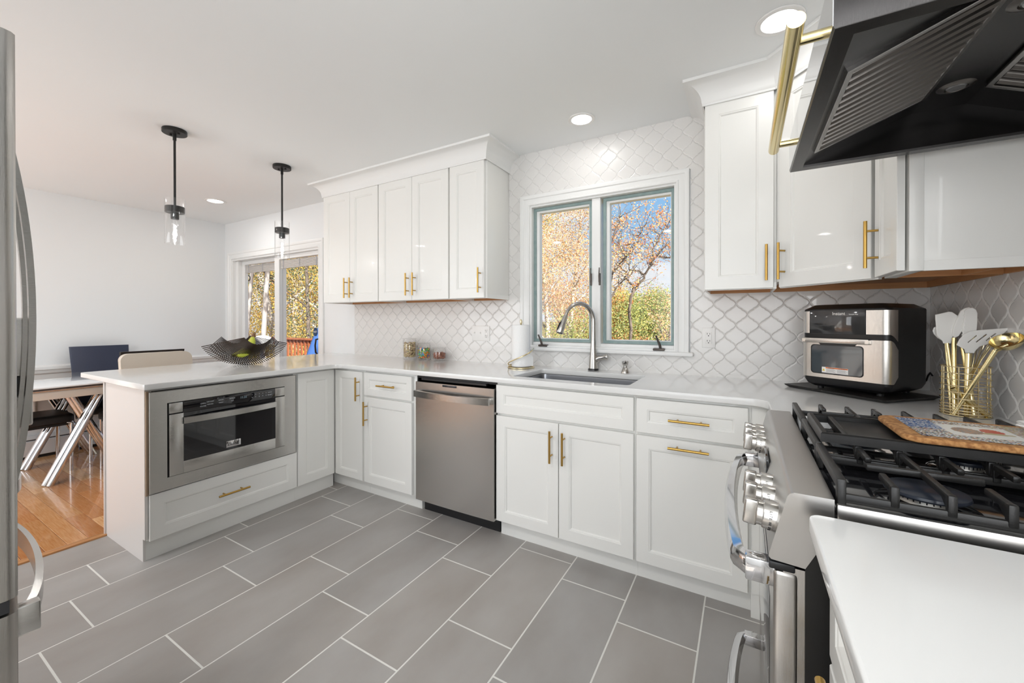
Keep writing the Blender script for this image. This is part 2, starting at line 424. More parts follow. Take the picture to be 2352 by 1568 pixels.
tb = MB(); tgr = MB()
for r in ((-3.934, -2.236, CT, ZU + .004), (-2.236, -2.135, CT, ZC), (-2.135, -1.003, CT, 1.045), (-2.135, -1.003, 2.14, ZC), (-1.003, -.908, CT, ZC), (-.908, XR - .003, CT, ZU + .012)):
    tb.bm(tile_region(*r, -.8795, 1.0475), None, Matrix(((1, 0, 0, 0), (0, 0, -1, -.004), (0, 1, 0, 0), (0, 0, 0, 1))))
    tgr.box(r[0], r[1], -.006, 0, r[2], r[3])
o = struct(tb, 'wall_back_tile', tilew, 'glossy white lantern shaped tiles on the window wall', angle=50, flatbig=True)
struct(tgr, 'wall_back_grout', tileg, 'white grout between the lantern tiles on the window wall')
tb = MB(); tgr = MB()
for r in ((.008, .895, CT, ZU + .02), (.895, 1.76, CT, 2.0), (1.76, 3.2, CT, 1.40)):
    tb.bm(tile_region(*r, .03, 1.0475), None, Matrix(((0, 0, -1, XR - .004), (-1, 0, 0, 0), (0, 1, 0, 0), (0, 0, 0, 1))))
    tgr.box(XR - .006, XR, -r[1], -r[0], r[2], r[3])
struct(tb, 'wall_right_tile', tilew, 'glossy white lantern shaped tiles on the range wall', angle=50, flatbig=True)
struct(tgr, 'wall_right_grout', tileg, 'white grout between the lantern tiles on the range wall')

# ------------------------------------------------------------------ swept mouldings
def casing(mb, rect, w_, prof, y0=0, sides='LTR', sgn=-1):
    """picture-frame moulding around rect (x0,x1,z0,z1) in the plane y=y0, growing outward; prof = [(across 0..1, depth)]"""
    x0, x1, z0, z1 = rect
    inner = [(x0, z0), (x0, z1), (x1, z1), (x1, z0)]
    def off(d): return [(x0 - d, z0 - (d if 'B' in sides else 0)), (x0 - d, z1 + d), (x1 + d, z1 + d), (x1 + d, z0 - (d if 'B' in sides else 0))]
    loops = [[(p[0], y0 + sgn * dep, p[1]) for p in off(a * w_)] for a, dep in prof]
    n = len(loops); vs = [p for l in loops for p in l]
    fs = []
    segs = [(0, 1), (1, 2), (2, 3)] + ([(3, 0)] if 'B' in sides else [])
    for i in range(n - 1):
        for a, b in segs: fs.append((i * 4 + a, i * 4 + b, (i + 1) * 4 + b, (i + 1) * 4 + a))
    mb.add(vs, fs); return mb
CAS = [(0, 0), (0, .012), (.06, .016), (.14, .016), (.2, .011), (.5, .015), (.62, .013), (.68, .019), (.92, .023), (1, .021), (1, 0)]

# ------------------------------------------------------------------ kitchen window
g = sgroup('window_1', 'double casement kitchen window with green edged sashes above the sink', ((WX0 + WX1) / 2, 0, WZ0))
c = MB(); casing(c, (WX0, WX1, WZ0, WZ1), .072, CAS, -.003); c.build('window_casing', trimp, g)
j = MB(); j.frame(WX0 - .002, WX1 + .002, WZ0 - .001, WZ1 + .002, .014, -.006, .13)
j.box(WX0 + .013, WX1 - .013, .014, .075, WZ0 + .010, WZ0 + .036, .006); j.build('window_jamb', trimp, g)
MB().box(-1.606, -1.549, .003, .08, WZ0 + .0135, WZ1 - .0125, .003).build('mullion', trimp, g)
MB().box(WX0 - .078, WX1 + .098, -.050, .0, WZ0 - .022, WZ0 + .002, .006, 3).build('window_sill', trimp, g)
for (a, b) in ((-2.05, -1.612), (-1.538, -1.094)):
    z0, z1 = WZ0 + .038, WZ1 - .014; t = .020
    MB().frame(a, b, z0, z1, t, .030, .046).build('sash_edge', teal, g, angle=25)
    a2, b2, c2, d2 = a + t - .002, b - t + .002, z0 + t - .002, z1 - t + .002
    MB().frame(a2, b2, c2, d2, (.024, .008, .007, .016), .040, .085).build('sash_frame', trimp, g, angle=25)
    MB().box(a2, b2, .066, .069, c2, d2).build('window_pane', pane, g)
for x in (-1.985, -1.205):
    k = MB(); k.box(x - .010, x + .060, -.012, .020, WZ0 + .004, WZ0 + .019, .005)
    k.tube([(x + .014, .002, WZ0 + .014), (x + .012, .0, WZ0 + .030), (x - .004, -.006, WZ0 + .075), (x - .010, -.008, WZ0 + .088)] if x < -1.5 else [(x + .034, .002, WZ0 + .014), (x + .030, .0, WZ0 + .036), (x + .012, -.006, WZ0 + .085), (x + .008, -.008, WZ0 + .097)], [.007, .0075, .0055, .006], 10)
    k.build('window_crank', bronze, g)
for x in (-1.610, -1.552):
    k = MB(); k.box(x - .005, x + .005, -.006, .012, 1.485, 1.565, .003); k.tube([(x, -.008, 1.505), (x + .001, -.016, 1.545), (x + .001, -.010, 1.600)], [.005, .0045, .003], 8); k.build('sash_lock', bronze, g)

# ------------------------------------------------------------------ sliding door
g = sgroup('door_1', 'white sliding glass door to the deck', ((SX0 + SX1) / 2, 0, 0))
c = MB(); casing(c, (SX0 + .02, SX1 - .02, 0, SZ - .03), .085, CAS); c.build('door_casing', trimp, g)
j = MB(); j.frame(SX0, SX1, -.02, SZ, (.03, .03, .035, .05), -.002, .13)
j.box(SX0 + .029, SX0 + .09, .032, .118, .014, SZ - .051, .003); j.build('door_jamb', trimp, g)
def dpanel(x0, x1, y0, sl, sr, nb):
    z0, z1 = .02, 1.979
    MB().frame(x0, x1, z0, z1, (sl, sr, .10, .045), y0, y0 + .04, c=.003).build('sliding_panel', trimp, g, angle=25)
    MB().box(x0 + sl, x1 - sr, y0 + .012, y0 + .014, z0 + .1, z1 - .04).build('door_pane', pane, g)
    b_ = MB(); a, b = x0 + sl + .004, x1 - sr - .004
    for k in range(9):
        z = 1.842 + k * .0095; b_.box(a, b, y0 + .019, y0 + .033, z, z + .0066)
    b_.box(a, b, y0 + .018, y0 + .034, 1.834, 1.840, .002)
    b_.build('raised_blind', mat('blind_slat', (.66, .62, .58), .6), g)
    cm = MB()
    for k in range(nb):
        x = a + .05 + (b - a - .1) * k / (nb - 1); cm.box(x - .006, x + .006, y0 + .016, y0 + .018, 1.832, 1.93)
    cm.build('blind_tape', mat('blind_tape_grey', (.42, .42, .44), .8), g)
dpanel(SX0 + .09, -5.24, .075, .06, .09, 3)
dpanel(-5.33, SX1 - .03, .030, .09, .05, 3)
h = MB(); h.tube([(-4.500, .03, .90), (-4.500, -.005, .905), (-4.503, -.025, .93), (-4.505, -.03, 1.0), (-4.503, -.022, 1.06), (-4.5, .03, 1.07)], .009, 8); h.box(-4.515, -4.485, .022, .032, .87, 1.10, .003); h.build('door_handle', blk, g)
for z in (1.135,):
    s_ = MB(); s_.prism([(-4.600 + .038 * cos(a), z + .048 * sin(a)) for a in [pi / 8 + k * pi / 4 for k in range(8)]], .0385, .0405, 'y')
    st = s_.build('door_sticker', mat('sticker_navy', (.01, .045, .13), .4), g)
    text('ADT', .030, white, st, frameM((-4.600, .0382, z), (1, 0, 0), (0, 0, 1)), sx=.9)
# white painted strip of wall and corner post beside the door
# ------------------------------------------------------------------ dining room trim
tr = MB(); tr.prism([(XL, .76), (XL + .012, .765), (XL + .016, .79), (XL + .030, .80), (XL + .034, .825), (XL + .018, .835), (XL, .84)], YS, -.0, 'y'); 
o = struct(MB().add([(x, y, z) for (x, y, z) in tr.v], tr.f), 'trim_2', trimp, 'white chair rail on the dining room wall')
pm = MB()
for k in range(5):
    y1 = -.18 - k * .78; y0 = y1 - .62
    loops = []
    for d, h_ in ((0, 0), (.004, .012), (.014, .014), (.022, .006), (.026, 0)):
        loops.append([(XL + h_, a, b) for a, b in ((y0 + d, .30 + d), (y1 - d, .30 + d), (y1 - d, .70 - d), (y0 + d, .70 - d))])
    pm.rings(loops, False, False)
struct(pm, 'trim_3', trimp, 'white rectangular panel moulding under the chair rail')
hb = thing('baseboard_heater', 'long white baseboard heater along the dining room wall', 'heater', (XL + .03, -1.6, 0))
MB().prism([(XL + .002, .21), (XL + .045, .205), (XL + .06, .185), (XL + .06, .178), (XL + .002, .178)], -3.6, -.2, 'y').build('heater_top', trimp, hb)
MB().prism([(XL + .050, .168), (XL + .062, .160), (XL + .062, .035), (XL + .050, .030)], -3.6, -.2, 'y').build('heater_front', trimp, hb)
MB().box(XL + .002, XL + .045, -3.59, -.21, .0, .176).build('heater_core', blk, hb)

# ------------------------------------------------------------------ cabinets
DP = [(0, 0), (0, .017), (.0015, .0190), (None, .0190), ('a', .0170), ('b', .0160), ('c', .0110), ('d', .0095)]
def door(mb, o, u, n, w_, h_, fr=.058):
    """panelled door: lower-left corner o, along u, out along n"""
    o = Vector(o); u = Vector(u).normalized(); n = Vector(n).normalized(); z = Vector((0, 0, 1))
    ins = {None: fr, 'a': fr + .0012, 'b': fr + .006, 'c': fr + .0095, 'd': fr + .011}
    rs = []
    for a, d in DP:
        a = a if isinstance(a, (int, float)) else ins[a]
        rs.append([o + u * p + z * q + n * d for p, q in ((a, a), (w_ - a, a), (w_ - a, h_ - a), (a, h_ - a))])
    mb.rings(rs); return mb
def pull(parent, c, axis, n, L_=.168, r=.0058, off=.035, sp=.096, name='pull_handle'):
    """bar pull: centre c on the door face, bar along axis, standing off along n"""
    c = Vector(c); a = Vector(axis).normalized(); n = Vector(n).normalized(); b = MB()
    b.tube([c + n * off - a * L_ / 2, c + n * off + a * L_ / 2], r, 16)
    for s_ in (-1, 1): b.tube([c + a * s_ * sp / 2, c + a * s_ * sp / 2 + n * (off - r * .3)], r * .72, 12)
    return b.build(name, brass, parent)
NB = (0, -1, 0); UX = (1, 0, 0); UZ = (0, 0, 1)
def base_box(root, x0, x1, y0=-.598, yk=YK, kick=True, m=cabp):
    b = MB().box(x0, x1, y0, -.004, ZB - .005, CB - .002, .001)
    if kick: b.box(x0, x1, yk, -.05, 0, ZB - .0055)
    return b.build('cabinet_body', m, root)
def front(root, name, x0, x1, z0, z1, fr=.058, y=-.600):
    return door(MB(), (x0, y, z0), UX, NB, x1 - x0, z1 - z0, fr).build(name, cabp, root)
ZM, ZM2 = .711, .7244
# corner cabinet (narrow door beside the peninsula)
r = thing('base_cabinet', 'narrow white corner base cabinet with one tall door, left of the drawer cabinet', 'cabinet', (-3.24, -.3, 0)); base_box(r, -3.96, -3.084)
d = front(r, 'cabinet_door', -3.388, -3.093, ZB, ZT, .05); pull(d, (-3.123, YD, .765), UZ, NB)
r = thing('base_cabinet', 'white base cabinet with one drawer over a door, left of the dishwasher', 'cabinet', (-2.84, -.3, 0)); base_box(r, -3.083, -2.586)
d = front(r, 'cabinet_drawer', -3.074, -2.616, ZM2, ZT, .045); pull(d, (-2.827, YD, .807), UX, NB)
d = front(r, 'cabinet_door', -3.074, -2.616, ZB, ZM); pull(d, (-3.040, YD, .60), UZ, NB)
r = thing('sink_cabinet', 'white double door sink base cabinet right of the dishwasher', 'cabinet', (-1.575, -.3, 0))
b = MB().box(-1.968, -1.181, -.598, -.575, ZB - .005, CB - .002).box(-1.968, -1.950, -.5745, -.004, ZB + .001, CB - .002).box(-1.199, -1.181, -.5745, -.004, ZB + .001, CB - .002).box(-1.949, -1.200, -.5745, -.004, ZB + .001, .14).box(-1.968, -1.181, YK, -.05, 0, ZB - .0055); b.build('cabinet_body', cabp, r)
front(r, 'false_drawer_front', -1.963, -1.187, ZM2, ZT, .05)
d = front(r, 'cabinet_door', -1.963, -1.577, ZB, ZM); pull(d, (-1.612, YD, .59), UZ, NB)
d = front(r, 'cabinet_door', -1.573, -1.187, ZB, ZM); pull(d, (-1.541, YD, .59), UZ, NB)
r = thing('base_cabinet', 'white base cabinet with drawer and pull-out door right of the sink doors', 'cabinet', (-.94, -.3, 0)); base_box(r, -1.1805, -.7032)
d = front(r, 'cabinet_drawer', -1.174, -.714, ZM2, ZT, .05); pull(d, (-.942, YD, .803), UX, NB)
d = front(r, 'pull_out_door', -1.174, -.714, ZB, ZM); pull(d, (-.944, YD, .679), UX, NB)
r = thing('corner_filler_cabinet', 'plain white corner base filler beside the range', 'cabinet', (-.35, -.45, 0))
MB().box(-.703, -.004, -.600, -.004, 0, CB - .002).box(-.640, -.004, -.940, -.600, .0, CB - .002).box(-.700, -.650, -.607, -.600, ZB, ZT).build('cabinet_body', cabp, r)
# peninsula
YE = -1.722
r = thing('peninsula_cabinet', 'white corner door section of the peninsula beside the microwave drawer', 'cabinet', (-3.65, -.78, 0))
MB().box(-3.955, XP - .019, -.909, -.604, ZB, CB - .002, .001).box(-3.955, XPK, -.9085, -.604, 0, ZB - .001).build('cabinet_body', cabp, r)
door(MB(), (XP - .019, -.622 - .284, ZB), (0, 1, 0), (1, 0, 0), .284, ZT - ZB, .058).build('corner_panel_door', cabp, r)
r = thing('microwave_cabinet', 'white peninsula cabinet holding the microwave drawer above one wide drawer', 'cabinet', (-3.65, -1.32, 0))
MB().box(-3.955, XP - .019, -1.712, -.911, ZB, .345, .001).box(-3.955, XP - .019, -1.712, -1.694, .345, CB - .002).box(-3.955, XP - .019, -.929, -.911, .345, CB - .002).box(-3.955, -3.937, -1.694, -.929, .345, CB - .002).box(-3.955, XP - .019, -1.694, -.929, .884, CB - .002).box(-3.955, XPK, -1.712, -.909, 0, ZB).build('cabinet_body', cabp, r)
MB().box(XP - .022, XP - .006, -1.7215, -1.710, .345, ZT, .001).build('raw_panel_edge', mat('raw_edge', (.50, .36, .25), .6), r)
d = door(MB(), (XP - .019, -1.708, ZB), (0, 1, 0), (1, 0, 0), .794, .347 - ZB, .06).build('cabinet_drawer', cabp, r)
pull(d, (XP, -1.32, .232), (0, 1, 0), (1, 0, 0))
pp = [(-3.965, 0), (-3.432, 0), (-3.432, ZB + .01), (XP - .012, ZB + .01), (XP - .012, CB - .002), (-3.965, CB - .002)]
MB().prism(pp, -1.7245, -1.713, 'y').box(-3.972, -3.955, -1.732, -1.711, 0, CB - .002, .003).build('end_panel', panelp, r)
r = thing('back_panel', 'cream panel closing the dining side of the peninsula', 'panel', (-3.966, -.9, 0))
MB().box(-3.972, -3.9575, -1.709, -.02, 0, CB - .002).build('panel_board', panelp, r)
# microwave drawer
XM = XP + .006
r = thing('built_in_microwave', 'stainless steel built-in microwave drawer with black glass front', 'microwave', (-3.6, -1.32, .36))
MB().box(-3.90, XM - .014, -1.66, -.97, .37, .87).build('microwave_body', blk, r)
tr_ = MB(); y0, y1, z0, z1 = -1.712, -.927, .352, .882; i0, i1, j0, j1 = -1.637, -1.005, .418, .815
tr_.rings([[(XM + dx, a, b) for a, b in ((y0 + e_, z0 + e_), (y1 - e_, z0 + e_), (y1 - e_, z1 - e_), (y0 + e_, z1 - e_))] for dx, e_ in ((-.012, 0), (.0, 0), (.003, .003))] + [[(XM + dx, a, b) for a, b in ((i0 - e_, j0 - e_), (i1 + e_, j0 - e_), (i1 + e_, j1 + e_), (i0 - e_, j1 + e_))] for dx, e_ in ((.003, 0), (-.012, 0))], False, False)
tr_.build('trim_frame', steel, r)
MB().box(XM - .014, XM - .004, i0 - .002, i1 + .002, j0, j1).build('shadow_gap', blk, r)
for a, b in ((i0 + .006, -1.571), (-1.072, i1 - .004)): MB().box(XM - .003, XM + .010, a, b, .757, j1 - .004, .001).build('control_side_plate', steel, r)
c_ = MB().box(XM - .003, XM + .010, -1.570, -1.073, .752, j1 - .004, .001).build('control_panel', blkg, r)
XF = XM + .0104
MXF = lambda y, z: frameM((XF, y, z), (0, 1, 0), (0, 0, 1))
lite = mat('panel_print', (.5, .52, .54), .4, emit=(.8, .85, .9), es=.08)
for y, z, s_ in ((-1.475, .785, 'OPEN'), (-1.475, .770, 'CLOSE'), (-1.440, .790, 'KEEP WARM'), (-1.440, .775, 'POPCORN'), (-1.385, .790, 'DEFROST'), (-1.385, .775, 'REHEAT'), (-1.325, .790, 'BEVERAGE'), (-1.325, .775, 'MELT')): text(s_, .0065 if s_ not in('OPEN', 'CLOSE') else .010, lite, c_, MXF(y, z), ext=.0002)
text('11:31', .018, mat('clock_digits', (.2, .3, .35), .4, emit=(.6, .8, .9), es=.12), c_, MXF(-1.262, .785), name='clock_display', ext=.0002)
for k in range(5): text('%d' % (k + 1), .009, lite, c_, MXF(-1.213 + k * .021, .792), ext=.0002); text('%d' % ((k + 6) % 10), .009, lite, c_, MXF(-1.213 + k * .021, .776), ext=.0002)
text('CANCEL', .007, lite, c_, MXF(-1.105, .792), ext=.0002); text('START', .010, lite, c_, MXF(-1.105, .776), ext=.0002)
df = MB(); a0, a1, b0, b1 = i0 + .006, i1 - .004, j0 + .004, .751; g0, g1, h0, h1 = -1.568, -1.071, .487, .751
df.box(XM - .003, XM + .012, a0, g0, b0, b1, .001).box(XM - .003, XM + .012, g1, a1, b0, b1, .001).box(XM - .003, XM + .012, g0, g1, b0, h0, .001)
dr = df.build('drawer_front', steel, r)
MB().box(XM - .003, XM + .0095, g0, g1, h0, h1 - .0005).build('drawer_glass', blkg, dr)
hp = [(-1.568 + .497 * k / 10) for k in range(11)]
hm = MB(); hm.rings([[(XM + .016 + .020 * (1 - ((k - 5) / 5) ** 2) + dx, y, .710 + dz) for dx, dz in ((0, -.019), (.008, -.017), (.009, .016), (0, .019))] for k, y in enumerate(hp)]); hm.build('door_handle', steel, dr)
pl = MB().box(XM + .009, XM + .014, -1.360, -1.281, .502, .540, .0015).build('name_plate', chrome, dr)
text('ZLINE', .026, blk, pl, frameM((XM + .0143, -1.3205, .521), (0, 1, 0), (0, 0, 1)), ext=.0003, sx=1.0)
# dishwasher
r = thing('dishwasher', 'stainless steel dishwasher under the counter between white cabinets', 'dishwasher', (-2.27, -.3, 0))
MB().box(-2.575, -1.975, -.60, -.02, .09, .882).box(-2.57, -1.98, -.545, -.1, 0, .09).box(-2.584, -1.966, -.600, -.58, .09, .900).box(-2.53, -2.03, -.62, -.6, .872, .884).build('dishwasher_body', blk, r)
dw = MB(); ny = 9
def dwy(x): t = (x + 2.2675) / .30; return -.634 - .004 * (1 - t * t)
sec = [(x, dwy(x)) for x in [-2.566 + .597 * k / 12 for k in range(13)]]
dw.prism(sec + [(-1.969, -.60), (-2.566, -.60)], .102, .862, 'z')
dd = dw.build('dishwasher_door', steelv, r)
MB().box(-2.341, -2.233, -.6405, -.634, .845, .858, .002).build('status_display', mat('smoke_display', (.03, .03, .035), .15), dd)
hx = [-2.556 + .570 * k / 14 for k in range(15)]
MB().rings([[(x, -.655 - .026 * (1 - ((k - 7) / 7) ** 2) - dy, .789 + dz) for dy, dz in ((0, -.022), (.010, -.019), (.010, .019), (0, .022))] for k, x in enumerate(hx)]).box(-2.556, -2.535, -.660, -.632, .772, .806, .003).box(-2.007, -1.986, -.660, -.632, .772, .806, .003).build('door_handle', steel, dd)
# ------------------------------------------------------------------ continuous counter
def arc(cx, cy_, r_, a0, a1, n=8): return [(cx + r_ * cos(a0 + (a1 - a0) * k / n), cy_ + r_ * sin(a0 + (a1 - a0) * k / n)) for k in range(n + 1)]
XCF, YCF = -3.330, -.647
outl = [(-4.285, -.002), (-4.285, -1.742), (-4.276, -1.752), (XCF - .016, -1.752), (XCF - .004, -1.747), (XCF, -1.736)]
outl += arc(XCF + .06, YCF - .06, .06, pi, pi / 2) + arc(-.705, YCF - .06, .06, pi / 2, 0) + [(-.645, -.944), (XR - .008, -.944), (XR - .008, -.006), (-3.93, -.006)]
sink = rrect(-1.892, -1.226, -.553, -.157, .022)
r = tag(slab([outl, sink], CT - .030, CT).build('countertop', quartz, None, org=(-2.2, -.3, CT)), 'long white quartz worktop with sink cutout, continuing onto the peninsula', 'countertop'); r.location = (-2.2, -.3, CT)
r = thing('kitchen_sink', 'undermount stainless steel sink below the window', 'sink', (-1.56, -.355, .70))
def rr3(x0, x1, y0, y1, z, r_): return [(a, b, z) for a, b in rrect(x0, x1, y0, y1, r_)]
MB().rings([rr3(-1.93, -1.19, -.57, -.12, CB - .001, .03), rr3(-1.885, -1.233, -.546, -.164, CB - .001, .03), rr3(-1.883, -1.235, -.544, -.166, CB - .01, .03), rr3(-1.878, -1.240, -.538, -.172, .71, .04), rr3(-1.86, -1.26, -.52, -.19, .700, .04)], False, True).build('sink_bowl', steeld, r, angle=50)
MB().lathe([(.0, .7025), (.04, .7025), (.045, .7005)], (-1.56, -.30, 0), 24).build('drain', chrome, r)
# ------------------------------------------------------------------ upper cabinets
def wall_cab(label, x0, x1, doors, rside=False):
    r = thing('wall_cabinet', label, 'cabinet', ((x0 + x1) / 2, -.15, ZU), group=None)
    MB().box(x0, x1, -.300, -.012, ZU + .03, ZUT, .001).box(x0, x1, -.300, -.285, ZU, ZU + .03).box(x0, x0 + .012, -.285, -.012, ZU, ZU + .03).box(x1 - .012, x1, -.285, -.012, ZU, ZU + .03).build('cabinet_body', cabp, r)
    MB().box(x0 + .012, x1 - .012, -.285, -.012, ZU + .028, ZU + .0305).box(x0 + .012, x1 - .012, -.024, -.012, ZU + .0, ZU + .028).build('raw_underside', ply, r)
    for a, b, hx_ in doors:
        d = front(r, 'cabinet_door', a, b, ZU + .003, ZUT - .004, .062, -.3015)
        if hx_: pull(d, (hx_, YU, 1.526), UZ, NB)
    return r
wall_cab('white two door wall cabinet at the left end, beside the sliding door', -3.954, -3.263, [(-3.951, -3.604, -3.636), (-3.601, -3.268, -3.569)])
wall_cab('white two door wall cabinet in the middle of the left bank', -3.262, -2.550, [(-3.258, -2.903, -2.935), (-2.900, -2.553, -2.865)])
wall_cab('white single door wall cabinet beside the kitchen window, left of it', -2.549, -2.234, [(-2.540, -2.247, -2.275)])
wall_cab('tall narrow white wall cabinet just right of the window', -.908, -.598, [(-.904, -.611, -.641)])
# diagonal corner cabinet
P1, P2 = Vector((-.600, -.318)), Vector((-.318, -.636))
r = thing('wall_cabinet', 'white diagonal corner wall cabinet above the countertop oven', 'cabinet', (-.25, -.25, ZU))
dv = (P2 - P1).normalized(); nv = Vector((dv.y, -dv.x)); nv = nv if nv.x < 0 else -nv
q1, q2 = P1 - nv * .02, P2 - nv * .02
poly = [(-.597, -.012), (-.597, q1.y - .002), (q2.x + .004, q2.y), (.008, -.640), (.008, -.012)]
MB().prism(poly, ZU + .03, ZUT).prism([(q1.x, q1.y), (q2.x, q2.y), (q2.x - nv.x * .015, q2.y - nv.y * .015), (q1.x - nv.x * .015, q1.y - nv.y * .015)], ZU, ZU + .03).build('cabinet_body', cabp, r)
MB().prism([(a * .96 - .01, b * .96 - .012) for a, b in poly], ZU + .027, ZU + .0298).box(-.600, .0, -.024, -.012, ZU, ZU + .028).box(-.004, .008, -.62, -.024, ZU, ZU + .028).build('raw_underside', ply, r)
d = door(MB(), (q1.x + dv.x * .012, q1.y + dv.y * .012, ZU + .003), (dv.x, dv.y, 0), (nv.x, nv.y, 0), (P2 - P1).length - .024, ZUT - ZU - .007, .062).build('cabinet_door', cabp, r)
ph = P1 + dv * .045
pull(d, (ph.x, ph.y, 1.526), UZ, (nv.x, nv.y, 0))
# cabinet on the range wall
r = thing('wall_cabinet', 'white wall cabinet between the corner cabinet and the range hood, blank side to the camera', 'cabinet', (-.14, -.77, ZU))
MB().box(-.286, .008, -.892, -.644, ZU + .03, ZUT, .001).box(-.292, -.258, -.8955, -.644, ZU, ZUT, .002).box(-.27, .008, -.892, -.878, ZU, ZU + .03).build('cabinet_body', cabp, r)
MB().box(-.258, -.004, -.878, -.656, ZU + .0275, ZU + .0300).box(-.258, -.004, -.656, -.644, ZU, ZU + .028).box(-.004, .008, -.878, -.656, ZU, ZU + .028).box(-.10, -.09, -.878, -.656, ZU, ZU + .028).build('raw_underside', ply, r)
d = door(MB(), (-.300, -.645, ZU + .004), (0, -1, 0), (-1, 0, 0), .245, ZUT - ZU - .008, .058).build('cabinet_door', cabp, r)
pull(d, (-.3195, -.690, 1.526), UZ, (-1, 0, 0))
# crown mouldings (cove)
crownp = mat('crown_paint', (.81, .81, .795), .55)
def crown(path, name, label):
    prof = [(.0, ZUT - .012), (.006, ZUT - .012), (.006, ZUT - .002)] + [(.008 + .080 * (1 - cos(a)), ZUT + .090 * sin(a)) for a in [pi / 2 * k / 8 for k in range(9)]] + [(.0885, ZC), (0, ZC)]
    P = [Vector(p) for p in path]; n = len(P); rows = []
    for i in range(n):
        if i == 0: d_ = (P[1] - P[0]).normalized(); m_ = Vector((d_.y, -d_.x))
        elif i == n - 1: d_ = (P[-1] - P[-2]).normalized(); m_ = Vector((d_.y, -d_.x))
        else:
            a, b = (P[i] - P[i - 1]).normalized(), (P[i + 1] - P[i]).normalized(); n1, n2 = Vector((a.y, -a.x)), Vector((b.y, -b.x))
            m_ = (n1 + n2) / (1 + n1.dot(n2))
        rows.append([(P[i].x + m_.x * o_, P[i].y + m_.y * o_, z) for o_, z in prof])
    o = MB().rings(rows).build(name, crownp, None, angle=40); tag(o, label, 'moulding'); return o
crown([(-3.956, -.002), (-3.956, -.322), (-2.232, -.322), (-2.232, -.002)][::1], 'crown_moulding', 'white cove crown moulding on top of the left bank of wall cabinets')
crown([(-.910, -.002), (-.910, -.322), (-.604, -.322), (-.320, -.640), (-.320, -.894), (.01, -.894)], 'crown_moulding', 'white cove crown moulding over the corner cabinets right of the window')
#PART2
# ------------------------------------------------------------------ range hood
r = thing('range_hood', 'black stainless range hood over the range, seen from below', 'hood', (-.3, -1.335, 1.745))
hx0, hx1, hy0, hy1, hz0, hz1 = -.600, XR - .008, -1.716, -.953, 1.745, 1.852
A, B_, Cc, Dd = (-.566, 1.752), (-.306, 1.855), (-.212, 1.857), (-.03, 1.775)
rim = MB()
rim.rings([[(x, y, z) for x, y in ((hx0 + i, hy0 + i), (hx1 - i, hy0 + i), (hx1 - i, hy1 - i), (hx0 + i, hy1 - i))] for i, z in ((.001, hz1), (.0, hz0 + .003), (.002, hz0), (.032, hz0), (.033, hz0 + .007))], False, False)
rim.build('hood_rim', hoodb, r)
MB().box(hx0 - .0012, hx0 + .001, hy0 + .002, hy1 - .002, hz0 + .006, hz1 - .001).build('front_fascia', mat('dark_mirror', (.62, .62, .63), .04, 1), r)
MB().rings([[(hx0, hy0, hz1), (hx1, hy0, hz1), (hx1, hy1, hz1), (hx0, hy1, hz1)], [(-.33, -1.50, 2.12), (hx1, -1.50, 2.12), (hx1, -1.17, 2.12), (-.33, -1.17, 2.12)], [(-.33, -1.50, ZC), (hx1, -1.50, ZC), (hx1, -1.17, ZC), (-.33, -1.17, ZC)]]).build('canopy', hoodb, r)
pl = MB(); ya, yb = hy0 + .033, hy1 - .033
for (p, q) in ((A, B_), (B_, Cc), (Cc, Dd)): pl.add([(p[0], ya, p[1]), (q[0], ya, q[1]), (q[0], yb, q[1]), (p[0], yb, p[1])], [(0, 1, 2, 3)])
for yy in (ya, yb): pl.add([(A[0], yy, A[1]), (B_[0], yy, B_[1]), (Cc[0], yy, Cc[1]), (Dd[0], yy, Dd[1]), (Dd[0], yy, A[1])], [(0, 1, 2, 3, 4)])
pl.add([(Dd[0], ya, Dd[1]), (Dd[0], yb, Dd[1]), (Dd[0], yb, 1.745), (Dd[0], ya, 1.745)], [(0, 1, 2, 3)])
pl.build('inner_lining', hoodb, r, fix=False)
def baffle(p, q, y0, y1, nm):
    p, q = Vector((p[0], 0, p[1])), Vector((q[0], 0, q[1])); d = (q - p); Ln = d.length; d.normalize(); n = Vector((d.z, 0, -d.x)); n = n if n.z < 0 else -n
    def P(a, y, h): return tuple(p + d * a + n * h + Vector((0, y, 0)))
    m_ = MB(); e_ = .012
    tmp = MB().frame(e_, Ln - e_, y0, y1, .012, 0, .010); m_.add([P(x, z, .010 - y) for x, y, z in tmp.v], tmp.f)
    fr = m_.build('filter_frame', mat('filter_steel', (.30, .29, .28), .3, 1), r)
    k = 13; st = (y1 - y0 - .024) / k; b_ = MB()
    for i in range(k):
        c = y0 + .012 + st * (i + .5); w_ = st * .33
        prof = [(c - w_, .002), (c - w_ * .8, .009), (c, .012), (c + w_ * .8, .009), (c + w_, .002)]
        b_.rings([[P(a, y, h) for y, h in prof] for a in (e_ + .012, Ln - e_ - .012)])
    b_.build('baffle', hoodm, fr)
baffle(A, B_, -1.545, -1.095, 0); baffle(Cc, Dd, -1.545, -1.095, 1)
for y in (-1.115, -1.44):
    m_ = MB().lathe([(.0, 1.8505), (.020, 1.8505), (.022, 1.8475), (.027, 1.848), (.036, 1.852), (.037, 1.856)], (-.262, y, 0), 32); lm_ = m_.build('hood_light', hoodm, r)
    MB().lathe([(0, 1.846), (.016, 1.847), (.019, 1.850), (0, 1.8505)], (-.262, y, 0), 24).build('light_lens', mat('lens_glass', (.25, .25, .25), .08, .4), lm_)
bz = 1.786; bx = -.651
hd = MB().tube([(bx, -1.075, bz), (bx, -1.706, bz)], .0145, 28).build('handle_bar', gold, r)
pm_ = MB()
for y in (-1.115, -1.638): pm_.tube([(bx, y, bz), (hx0, y, bz)], .0095, 20).tube([(-.6255, y, bz), (-.6235, y, bz)], .0100, 20)
